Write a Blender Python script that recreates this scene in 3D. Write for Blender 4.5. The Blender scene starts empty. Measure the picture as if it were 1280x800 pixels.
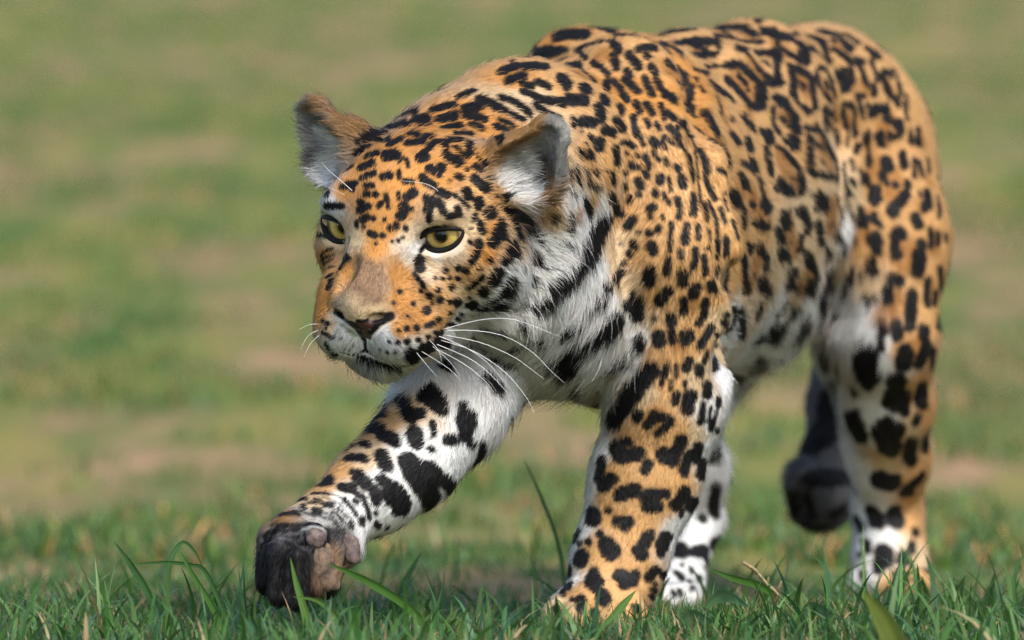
import bpy, bmesh, math, random
import numpy as np
from mathutils import Vector, Matrix
from mathutils.bvhtree import BVHTree
from mathutils.bvhtree import BVHTree
from mathutils.bvhtree import BVHTree
from mathutils.bvhtree import BVHTree
from mathutils.bvhtree import BVHTree
from mathutils.bvhtree import BVHTree
from mathutils.bvhtree import BVHTree
from mathutils.bvhtree import BVHTree
from mathutils.bvhtree import BVHTree
from mathutils.bvhtree import BVHTree
from mathutils.bvhtree import BVHTree
from mathutils.bvhtree import BVHTree
from mathutils.bvhtree import BVHTree
from mathutils.bvhtree import BVHTree
from mathutils.bvhtree import BVHTree
from mathutils.bvhtree import BVHTree

# ------------------------------------------------------------------ camera, sky, sun, exposure
scene = bpy.context.scene
col = scene.collection
KPX = 0.0008 / 6.0            # metres per photo pixel and metre of distance
HOR = 360.0                   # photo row of the horizon
CAM_H = 0.357

def U(px, py, Y):
    """world point seen at photo pixel (px, py) at distance Y"""
    return np.array(((px - 640.0) * KPX * Y, Y, CAM_H + (HOR - py) * KPX * Y))

cam_d = bpy.data.cameras.new('camera')
cam = bpy.data.objects.new('camera', cam_d)
col.objects.link(cam)
cam.location = (0, 0, CAM_H)
cam.rotation_euler = (math.radians(90), 0, 0)
cam_d.sensor_width = 36.0
cam_d.lens = 36.0 / (1280 * KPX)
cam_d.shift_y = -(400.0 - HOR) / 1280.0
cam_d.clip_start = 0.1
cam_d.clip_end = 3000
cam_d.dof.use_dof = True
cam_d.dof.focus_distance = 5.96
cam_d.dof.aperture_fstop = 4.5
cam_d.dof.aperture_blades = 0
scene.camera = cam

SUN_AZ, SUN_EL = math.radians(154), math.radians(44)   # azimuth from +Y clockwise
world = bpy.data.worlds.new('World')
scene.world = world
world.use_nodes = True
wn, wl = world.node_tree.nodes, world.node_tree.links
sky = wn.new('ShaderNodeTexSky')
sky.sky_type = 'NISHITA'
sky.sun_disc = False
sky.sun_elevation = SUN_EL
sky.sun_rotation = SUN_AZ
sky.air_density = 1.0
sky.dust_density = 2.0
bg = wn['Background']
bg.inputs['Strength'].default_value = 0.15
wl.new(sky.outputs['Color'], bg.inputs['Color'])
sun_d = bpy.data.lights.new('sun', 'SUN')
sun_d.energy = 1.75
sun_d.angle = math.radians(12.0)
sun_d.color = (1.0, 0.95, 0.87)
sun = bpy.data.objects.new('sun', sun_d)
col.objects.link(sun)
sdir = Vector((math.sin(SUN_AZ) * math.cos(SUN_EL), math.cos(SUN_AZ) * math.cos(SUN_EL), math.sin(SUN_EL)))
sun.rotation_euler = sdir.to_track_quat('Z', 'Y').to_euler()
scene.view_settings.view_transform = 'Standard'
scene.view_settings.look = 'None'
scene.view_settings.exposure = 0.82
scene.view_settings.gamma = 1.0
scene.cycles.use_denoising = True
scene.cycles.denoising_prefilter = 'NONE'
scene.cycles.sample_clamp_direct = 6.0
scene.cycles.sample_clamp_indirect = 3.0
scene.cycles.max_bounces = 6
scene.cycles.transparent_max_bounces = 6

# ------------------------------------------------------------------ distance-field modelling
def unit(v):
    v = np.asarray(v, float)
    return v / np.linalg.norm(v)

PRIMS = []      # (op, kind, data, k, lo, hi)

def add_cone(a, b, ra, rb, k=0.02, op='+', squash=None):
    a = np.asarray(a, float); b = np.asarray(b, float)
    R = max(ra, rb)
    PRIMS.append((op, 'c', (a, b, ra, rb, squash), k, np.minimum(a, b) - R, np.maximum(a, b) + R))

def add_ell(c, axes, rad, k=0.02, op='+'):
    c = np.asarray(c, float); A = np.asarray(axes, float); r = np.asarray(rad, float)
    ext = np.sqrt(((A * r[:, None]) ** 2).sum(0))
    PRIMS.append((op, 'e', (c, A, r), k, c - ext, c + ext))

def prim_d(kind, data, P):
    if kind == 'c':
        a, b, ra, rb, sq = data
        ab = b - a
        pa = P - a
        t = np.clip((pa @ ab) / (ab @ ab), 0, 1)
        q = pa - t[..., None] * ab
        if sq is not None:
            w, s = sq
            q = q + (s - 1.0) * (q @ w)[..., None] * w
        return np.sqrt((q * q).sum(-1)) - (ra + t * (rb - ra))
    c, A, r = data
    q = (P - c) @ A.T
    k0 = np.sqrt(((q / r) ** 2).sum(-1))
    k1 = np.sqrt(((q / (r * r)) ** 2).sum(-1)) + 1e-9
    return k0 * (k0 - 1.0) / k1

def combine(op, d, e, k):
    if op == '+':
        h = np.maximum(k - np.abs(d - e), 0) / k
        return np.minimum(d, e) - h * h * k * 0.25
    e = -e
    h = np.maximum(k - np.abs(d - e), 0) / k
    return np.maximum(d, e) + h * h * k * 0.25

def sdf(P, prims=None):
    d = np.full(P.shape[:-1], 1.0)
    for op, kind, data, k, lo, hi in (prims or PRIMS):
        m = ((P > lo - k - 0.03) & (P < hi + k + 0.03)).all(-1)
        if m.any():
            d[m] = combine(op, d[m], prim_d(kind, data, P[m]), k)
    return d

def sdf_grid(lo, hi, h):
    n = np.ceil((hi - lo) / h).astype(int) + 1
    ax = [lo[i] + h * np.arange(n[i]) for i in range(3)]
    D = np.full(tuple(n), 1.0, np.float32)
    for op, kind, data, k, plo, phi in PRIMS:
        m = k + 0.012
        i0 = np.clip(np.floor((plo - m - lo) / h).astype(int), 0, n)
        i1 = np.clip(np.ceil((phi + m - lo) / h).astype(int) + 1, 0, n)
        if (i1 <= i0).any():
            continue
        sl = tuple(slice(i0[i], i1[i]) for i in range(3))
        P = np.stack(np.meshgrid(ax[0][sl[0]], ax[1][sl[1]], ax[2][sl[2]], indexing='ij'), -1)
        D[sl] = combine(op, D[sl], prim_d(kind, data, P).astype(np.float32), np.float32(k))
    return D

def surface_nets(D, lo, h):
    S = D < 0
    n = np.array(D.shape)
    c = np.zeros(tuple(n - 1), np.int8)
    for i in (0, 1):
        for j in (0, 1):
            for k in (0, 1):
                c += S[i:n[0] - 1 + i, j:n[1] - 1 + j, k:n[2] - 1 + k]
    act = (c > 0) & (c < 8)
    ids = np.full(act.shape, -1, np.int64)
    I = np.argwhere(act)
    ids[act] = np.arange(len(I))
    acc = np.zeros((len(I), 3)); cnt = np.zeros(len(I))
    cor = [(i, j, k) for i in (0, 1) for j in (0, 1) for k in (0, 1)]
    for a in range(8):
        for b in range(a + 1, 8):
            ca, cb = np.array(cor[a]), np.array(cor[b])
            if np.abs(ca - cb).sum() != 1:
                continue
            da = D[I[:, 0] + ca[0], I[:, 1] + ca[1], I[:, 2] + ca[2]]
            db = D[I[:, 0] + cb[0], I[:, 1] + cb[1], I[:, 2] + cb[2]]
            m = (da < 0) != (db < 0)
            t = da[m] / (da[m] - db[m])
            acc[m] += ca + t[:, None] * (cb - ca)
            cnt[m] += 1
    V = lo + h * (I + acc / cnt[:, None])
    F = []
    for ax in range(3):
        o = [(1, 2), (2, 0), (0, 1)][ax]
        sl0 = [slice(None)] * 3; sl1 = [slice(None)] * 3
        sl0[ax] = slice(0, -1); sl1[ax] = slice(1, None)
        A, B = S[tuple(sl0)], S[tuple(sl1)]
        E = np.argwhere(A != B)
        ok = np.ones(len(E), bool)
        for q in o:
            ok &= (E[:, q] > 0) & (E[:, q] < n[q] - 1)
        E = E[ok]
        ins = A[E[:, 0], E[:, 1], E[:, 2]]
        def cell(du, dv):
            e = E.copy()
            e[:, o[0]] -= du; e[:, o[1]] -= dv
            return ids[e[:, 0], e[:, 1], e[:, 2]]
        q = np.stack([cell(1, 1), cell(0, 1), cell(0, 0), cell(1, 0)], 1)
        q[~ins] = q[~ins][:, ::-1]
        F.append(q)
    return V, np.concatenate(F)

def mesh_from(name, V, F):
    me = bpy.data.meshes.new(name)
    me.vertices.add(len(V))
    me.vertices.foreach_set('co', np.asarray(V, np.float32).ravel())
    k = F.shape[1]
    me.loops.add(F.size)
    me.loops.foreach_set('vertex_index', F.astype(np.int32).ravel())
    me.polygons.add(len(F))
    me.polygons.foreach_set('loop_start', np.arange(0, F.size, k, dtype=np.int32))
    me.update(calc_edges=True)
    me.validate()
    return me
# ------------------------------------------------------------------ ground: flat by the animal, a grassy bank rising behind it
def ground_z(x, y):
    t = np.maximum(y - 9.2, 0)
    z = .088 * (np.sqrt(t * t + 1.2 ** 2) - 1.2)
    z = np.where(z > 5.0, 5.0 + 3.0 * np.tanh((z - 5.0) / 3.0), z)
    return z + .012 * np.sin(x * 2.1 + y * 1.3) * np.clip(t, 0, 1) + .006 * np.sin(x * 5.3 - y * 3.1)

def ground_mat():
    m = bpy.data.materials.new('earth_and_turf'); m.use_nodes = True
    nt = m.node_tree; N, Lk = nt.nodes, nt.links
    b = N['Principled BSDF']; b.inputs['Roughness'].default_value = .95; b.inputs['Specular IOR Level'].default_value = .1
    tc = N.new('ShaderNodeTexCoord')
    mp = N.new('ShaderNodeMapping'); mp.inputs['Scale'].default_value = (1.0, .30, 1.0)
    Lk.new(tc.outputs['Object'], mp.inputs['Vector'])
    def noise(sc, det=4, off=0):
        q = N.new('ShaderNodeTexNoise'); q.inputs['Scale'].default_value = sc; q.inputs['Detail'].default_value = det
        a = N.new('ShaderNodeVectorMath'); a.operation = 'ADD'; a.inputs[1].default_value = (off, off * 1.7, 0)
        Lk.new(mp.outputs['Vector'], a.inputs[0]); Lk.new(a.outputs[0], q.inputs['Vector']); return q
    def ramp(src, stops):
        r = N.new('ShaderNodeValToRGB'); e = r.color_ramp.elements
        while len(e) < len(stops): e.new(.5)
        for el, (p, c) in zip(e, stops): el.position = p; el.color = (*c, 1)
        Lk.new(src, r.inputs['Fac']); return r
    g = ramp(noise(4.0, 5, 3).outputs['Fac'], [(.36, (.066, .112, .025)), (.5, (.135, .158, .040)), (.64, (.225, .195, .055))])
    s = ramp(noise(7.0, 5, 11).outputs['Fac'], [(.36, (.18, .145, .060)), (.52, (.26, .18, .088)), (.66, (.35, .215, .12))])
    f = ramp(noise(2.6, 6, 29).outputs['Fac'], [(.46, (0, 0, 0)), (.60, (1, 1, 1))])
    mx = N.new('ShaderNodeMix'); mx.data_type = 'RGBA'
    Lk.new(f.outputs['Color'], mx.inputs['Factor']); Lk.new(g.outputs['Color'], mx.inputs[6]); Lk.new(s.outputs['Color'], mx.inputs[7])
    Lk.new(mx.outputs[2], b.inputs['Base Color'])
    u = N.new('ShaderNodeBump'); u.inputs['Strength'].default_value = .6; u.inputs['Distance'].default_value = .02
    Lk.new(noise(60, 5).outputs['Fac'], u.inputs['Height']); Lk.new(u.outputs['Normal'], b.inputs['Normal'])
    return m
gx = np.concatenate([-np.geomspace(400, 3, 18), np.linspace(-2.6, 2.6, 53), np.geomspace(3, 400, 18)])
gy = np.concatenate([np.linspace(-60, 4, 12), np.linspace(4.3, 30, 110), np.geomspace(31, 900, 24)])
GX, GY = np.meshgrid(gx, gy)
gv = np.stack([GX.ravel(), GY.ravel(), ground_z(GX, GY).ravel()], 1)
ii = np.arange(len(gy) - 1)[:, None] * len(gx) + np.arange(len(gx) - 1)[None]
gf = np.stack([ii, ii + 1, ii + 1 + len(gx), ii + len(gx)], -1).reshape(-1, 4)
gme = mesh_from('ground', gv, gf)
gme.polygons.foreach_set('use_smooth', np.ones(len(gf), bool))
gme.materials.append(ground_mat())
ground = bpy.data.objects.new('ground', gme); col.objects.link(ground)
ground['kind'] = 'structure'
# ------------------------------------------------------------------ the jaguar's form
bf = unit((-0.36, -0.93, 0)); bl = unit((0.93, -0.36, 0)); bu = np.array((0, 0, 1.0))
BODY = np.stack([bl, bf, bu])

def cone(p, q, k=0.03, op='+', squash=None):
    """p, q = (photo x, photo y, distance, radius in photo pixels)"""
    add_cone(U(*p[:3]), U(*q[:3]), p[3] * KPX * p[2], q[3] * KPX * q[2], k, op, squash)

def chain(pts, k=0.03):
    for p, q in zip(pts[:-1], pts[1:]):
        cone(p, q, k)

def ell(p, rad, k=0.04, axes=None, op='+'):
    add_ell(U(*p), BODY if axes is None else axes, rad, k, op)

# trunk
ell((800, 290, 6.42), (.125, .23, .190), 0.03)
ell((905, 268, 6.67), (.122, .25, .178), 0.06)
ell((1010, 218, 6.92), (.118, .17, .165), 0.06)
chain([(770, 118, 6.42, 70), (860, 118, 6.58, 66), (940, 110, 6.74, 72), (1030, 130, 6.96, 76), (1060, 150, 7.05, 70)], 0.05)
# neck and brisket
chain([(748, 200, 6.36, 128), (660, 215, 6.18, 118), (600, 240, 6.08, 108)], 0.05)
chain([(760, 385, 6.30, 115), (690, 380, 6.18, 95), (625, 340, 6.08, 90)], 0.05)
chain([(520, 205, 6.06, 56), (565, 190, 6.10, 58), (640, 162, 6.20, 76)], 0.04)
# shoulders
chain([(715, 100, 6.44, 62), (690, 260, 6.40, 85), (655, 390, 6.27, 76)], 0.04)
chain([(788, 108, 6.31, 62), (826, 210, 6.22, 74), (846, 320, 6.18, 76), (840, 440, 6.20, 74)], 0.025)
# planted foreleg
chain([(840, 440, 6.20, 74), (834, 500, 6.20, 71), (806, 600, 6.21, 66), (774, 700, 6.20, 56), (764, 735, 6.19, 52)], 0.02)
# raised foreleg
chain([(640, 400, 6.24, 74), (561, 514, 6.10, 66), (510, 576, 6.04, 59), (466, 611, 6.0, 53), (412, 652, 5.955, 41)], 0.02)
# near hind leg
chain([(1076, 190, 6.96, 90), (1104, 300, 6.86, 72), (1106, 420, 6.82, 62)], 0.05)
chain([(1106, 420, 6.82, 60), (1110, 500, 6.88, 54), (1112, 570, 6.96, 47), (1110, 640, 7.03, 40), (1112, 700, 6.99, 42), (1115, 740, 6.96, 44)], 0.025)
chain([(1090, 250, 7.10, 80), (1110, 400, 7.0, 50)], 0.05)
chain([(1060, 300, 7.02, 60), (1072, 430, 6.96, 46), (1092, 530, 6.98, 38)], 0.04)
# far hind leg, stepping forward
chain([(960, 330, 6.98, 85), (850, 500, 6.66, 46), (868, 585, 6.72, 34), (876, 650, 6.76, 26)], 0.03)
chain([(876, 650, 6.76, 25), (848, 730, 6.65, 28), (835, 755, 6.60, 32)], 0.02)
# tail
chain([(1050, 150, 7.08, 40), (1080, 260, 7.22, 32), (1050, 400, 7.26, 27), (1042, 500, 7.25, 27), (1038, 575, 7.2, 32), (1026, 622, 7.16, 35), (1004, 596, 7.12, 22)], 0.02)

# paws
def paw(c, Y, heading, w=1.0, k=0.012):
    """flat paw: toes fan out along heading"""
    h = unit(heading); s = unit(np.cross(h, (0, 0, 1.0)))
    base = U(*c, Y)
    add_cone(base, base + h * .035 * w + np.array((0, 0, -.004)), .034 * w, .030 * w, 0.02)
    for i, (o, fw) in enumerate(((-.033, .052), (-.012, .068), (.012, .068), (.033, .052))):
        a = base + s * o * w * .8 + h * .03 * w
        b = base + s * o * w * 1.05 + h * fw * w
        b[2] = .019 * w
        add_cone(a, b, .018 * w, .0185 * w, k)
paw((757, 752), 6.18, (-.22, -.97, 0), 1.05)
paw((832, 752), 6.60, (-.25, -.96, 0), 0.95)
paw((1117, 744), 6.95, (-.1, -.99, 0), 0.95)
# raised paw: bent down at the wrist, toes hanging
cone((412, 652, 5.955, 40), (372, 672, 5.93, 35), 0.015)
cone((372, 676, 5.93, 34), (376, 705, 5.92, 31), 0.015)
for a, b in (((342, 672, 5.93, 20), (336, 726, 5.92, 17)), ((352, 690, 5.90, 18), (350, 742, 5.893, 16)), ((372, 700, 5.89, 17), (371, 748, 5.886, 15)),
             ((392, 672, 5.905, 18), (391, 730, 5.905, 17)), ((420, 684, 5.93, 19), (408, 732, 5.925, 16))):
    cone(a, b, 0.004)
cone((432, 668, 5.945, 22), (438, 690, 5.935, 17), 0.012)

# head frame: l = the animal's left, f = forward, u = up; unit 0.8 mm
yaw, pit, rol = math.radians(30), math.radians(18), math.radians(5)
f0 = np.array((-math.sin(yaw), -math.cos(yaw), 0)); l0 = np.array((math.cos(yaw), -math.sin(yaw), 0)); u0 = np.array((0, 0, 1.0))
hf = f0 * math.cos(pit) - u0 * math.sin(pit)
hu = u0 * math.cos(pit) + f0 * math.sin(pit)
hl = l0 * math.cos(rol) - hu * math.sin(rol)
hu = hu * math.cos(rol) + l0 * math.sin(rol)
HEAD = np.stack([hl, hf, hu])
HC = U(538, 275, 6.0)
HS = 0.0008

def Hp(l, f, u):
    return HC + HS * (l * hl + f * hf + u * hu)

def hcone(a, b, ra, rb, k=14, op='+'):
    add_cone(Hp(*a), Hp(*b), ra * HS, rb * HS, k * HS, op)

def hell(c, rad, k=18, op='+', axes=None):
    add_ell(Hp(*c), HEAD if axes is None else axes, np.array(rad) * HS, k * HS, op)

hell((0, 5, 18), (112, 128, 96), 30)
hell((0, 60, 40), (78, 62, 52), 30)
for s in (-1, 1):
    hell((s * 58, 78, 42), (36, 34, 26), 24)          # brow
    hell((s * 64, 84, 45), (34, 32, 15), 12)
    hell((s * 82, 50, -22), (46, 58, 52), 34)         # cheek bone
    hell((s * 78, 12, -62), (50, 62, 58), 34)         # jowl
    hcone((s * 58, 30, -104), (s * 24, 140, -122), 40, 26, 24)   # jaw
    hell((s * 38, 152, -93), (46, 44, 42), 14)        # whisker pad
    hell((s * 50, 118, -60), (40, 50, 40), 24)        # muzzle side
hcone((0, 84, 34), (0, 160, -48), 42, 36, 26)
for s in (-1, 1):
    hcone((s * 18, 96, 22), (s * 20, 166, -48), 24, 24, 14)          # bridge
hcone((0, 150, -45), (0, 178, -58), 32, 25, 14)
hell((2, 166, -60), (43, 22, 20), 12)
hell((2, 178, -70), (32, 16, 20), 8)                   # nose
hell((0, 138, -130), (38, 34, 22), 14)                 # chin
hcone((0, 20, -95), (0, 140, -120), 50, 30, 24)        # throat
hcone((2, 196, -84), (2, 197, -112), 2.5, 3, 5, '-')   # lip cleft
for s in (-1, 1):
    hcone((0, 194, -116), (s * 34, 186, -134), 3, 3.5, 6, '-')
    hcone((s * 34, 186, -134), (s * 72, 136, -130), 3.5, 4, 8, '-')   # mouth
    hcone((s * 20, 196, -64), (s * 34, 178, -60), 4.5, 5.5, 5, '-')      # nostril
# eyes
EYE = []
for s in (-1, 1):
    ec = (s * 69, 78, 15)
    ax_f = unit(hl * s * 0.16 + hf * 0.98 + hu * 0.02)
    ax_u = unit(hu - ax_f * (hu @ ax_f)); ax_l = np.cross(ax_f, ax_u)
    if ax_l @ hl < 0: ax_l = -ax_l
    EYE.append((s, Hp(*ec), ax_l, ax_f, ax_u))
    hell(ec, (33, 33, 31), 10)
    tilt = math.radians(10) * s
    a_l = ax_l * math.cos(tilt) + ax_u * math.sin(tilt); a_u = ax_u * math.cos(tilt) - ax_l * math.sin(tilt)
    add_ell(Hp(*ec) + ax_f * 34 * HS, np.stack([a_l, ax_f, a_u]), np.array((29, 22, 18)) * HS, 5 * HS, '-')
# ears
EARS = []
for s in (-1, 1):
    e_f = unit(hl * s * 0.28 + hf * 0.93 + hu * 0.10)
    e_u = unit(hl * s * 0.58 + hu * 0.80 - hf * 0.10); e_u = unit(e_u - e_f * (e_u @ e_f))
    e_l = np.cross(e_f, e_u)
    A = np.stack([e_l, e_f, e_u])
    ec = Hp(s * 147, -14, 88)
    EARS.append(ec)
    add_cone(Hp(s * 92, -12, 58), Hp(s * 118, -16, 76), 42 * HS, 40 * HS, 20 * HS)
    add_cone(ec - e_u * 14 * HS, ec + e_u * 33 * HS, 51 * HS, 27 * HS, 12 * HS, '+', (e_f, 2.2))
    add_cone(ec - e_u * 16 * HS + e_f * 15 * HS, ec + e_u * 31 * HS + e_f * 13 * HS, 42 * HS, 19 * HS, 6 * HS, '-', (e_f, 1.6))

# creases, cut where the photograph shows them on the finished form
CAM = np.array((0, 0, CAM_H))

def trace(pts):
    d = np.array([U(x, y, 1.0) - CAM for x, y in pts])
    t = np.full(len(d), 5.7)
    for _ in range(150):
        v = sdf(CAM + d * t[:, None])
        t = np.where(v > 0.0005, t + 0.7 * np.minimum(v, 0.03), t)
    return t

def crease(pts, r, k=0.02, sink=0.0):
    P = []
    for a, b in zip(pts[:-1], pts[1:]):
        P += [(a[0] + (b[0] - a[0]) * i / 4, a[1] + (b[1] - a[1]) * i / 4) for i in range(4)]
    P.append(pts[-1])
    t = trace(P)
    t = np.convolve(np.pad(t, 2, mode='edge'), np.ones(5) / 5, 'valid') - .62 * r * KPX * t
    q = [(x, y, tt, r) for (x, y), tt in zip(P, t) if tt < 7.7]
    for a, b in zip(q[:-1], q[1:]):
        cone(a, b, k, '-')
crease([(852, 78), (874, 130), (888, 190), (905, 250), (920, 320), (920, 400), (912, 460)], 13, 0.03)
crease([(1060, 150), (1057, 220), (1056, 290), (1046, 350), (1040, 390)], 12, 0.03)
crease([(690, 250), (694, 310), (672, 365), (630, 405), (590, 425)], 13, 0.03)
crease([(504, 330), (514, 365), (540, 385)], 7, 0.016)
crease([(438, 330), (420, 358)], 6, 0.014)

crease([(347, 694), (345, 748)], 4, 0.006)
crease([(363, 700), (362, 750)], 4, 0.006)
crease([(383, 690), (383, 745)], 4, 0.006)

lo = np.min([p[4] for p in PRIMS], 0) - 0.03; hi = np.max([p[5] for p in PRIMS], 0) + 0.03
VOX = 0.0034
D = sdf_grid(lo, hi, VOX)
V, F = surface_nets(D, lo, VOX)
del D
me0 = mesh_from('form', V, F)
# finer faces on the face
bm = bmesh.new(); bm.from_mesh(me0)
hc, hfv = Vector(HC), Vector(hf)
ed = []
for e in bm.edges:
    p = e.verts[0].co - hc
    if p.length < 0.19 and p.dot(hfv) > -0.01:
        ed.append(e)
bmesh.ops.subdivide_edges(bm, edges=ed, cuts=1, use_grid_fill=True)
bmesh.ops.triangulate(bm, faces=bm.faces[:])
# keep the one piece that is the animal
seen = set(); best = []
bm.verts.ensure_lookup_table(); bm.verts.index_update()
for v in bm.verts:
    if v.index in seen: continue
    st = [v]; seen.add(v.index); comp = []
    while st:
        w = st.pop(); comp.append(w)
        for e in w.link_edges:
            o = e.other_vert(w)
            if o.index not in seen:
                seen.add(o.index); st.append(o)
    if len(comp) > len(best): best = comp
keep = set(w.index for w in best)
bmesh.ops.delete(bm, geom=[v for v in bm.verts if v.index not in keep], context='VERTS')
me = bpy.data.meshes.new('body')
bm.to_mesh(me); bm.free()
bpy.data.meshes.remove(me0)
nv = len(me.vertices)
V = np.empty(nv * 3, np.float32); me.vertices.foreach_get('co', V); V = V.reshape(-1, 3).astype(float)
hd = np.linalg.norm(V - HC, axis=1) < 0.21

def grad(P, e=0.0012):
    g = np.zeros_like(P)
    for i in range(3):
        o = np.zeros(3); o[i] = e
        g[:, i] = (sdf(P + o) - sdf(P - o)) / (2 * e)
    return g
for _ in range(2):
    P = V[hd]; g = grad(P)
    V[hd] = P - np.clip(sdf(P), -.003, .003)[:, None] * g / (np.maximum((g * g).sum(1), .3))[:, None]
me.vertices.foreach_set('co', V.astype(np.float32).ravel())
me.update()
me.polygons.foreach_set('use_smooth', np.ones(len(me.polygons), bool))
T = np.empty(len(me.polygons) * 3, np.int32); me.loops.foreach_get('vertex_index', T); T = T.reshape(-1, 3)
VN = np.empty(nv * 3, np.float32); me.vertex_normals.foreach_get('vector', VN); VN = VN.reshape(-1, 3).astype(float)
bvh = BVHTree.FromPolygons([tuple(v) for v in V], [tuple(int(i) for i in t) for t in T])
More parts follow.
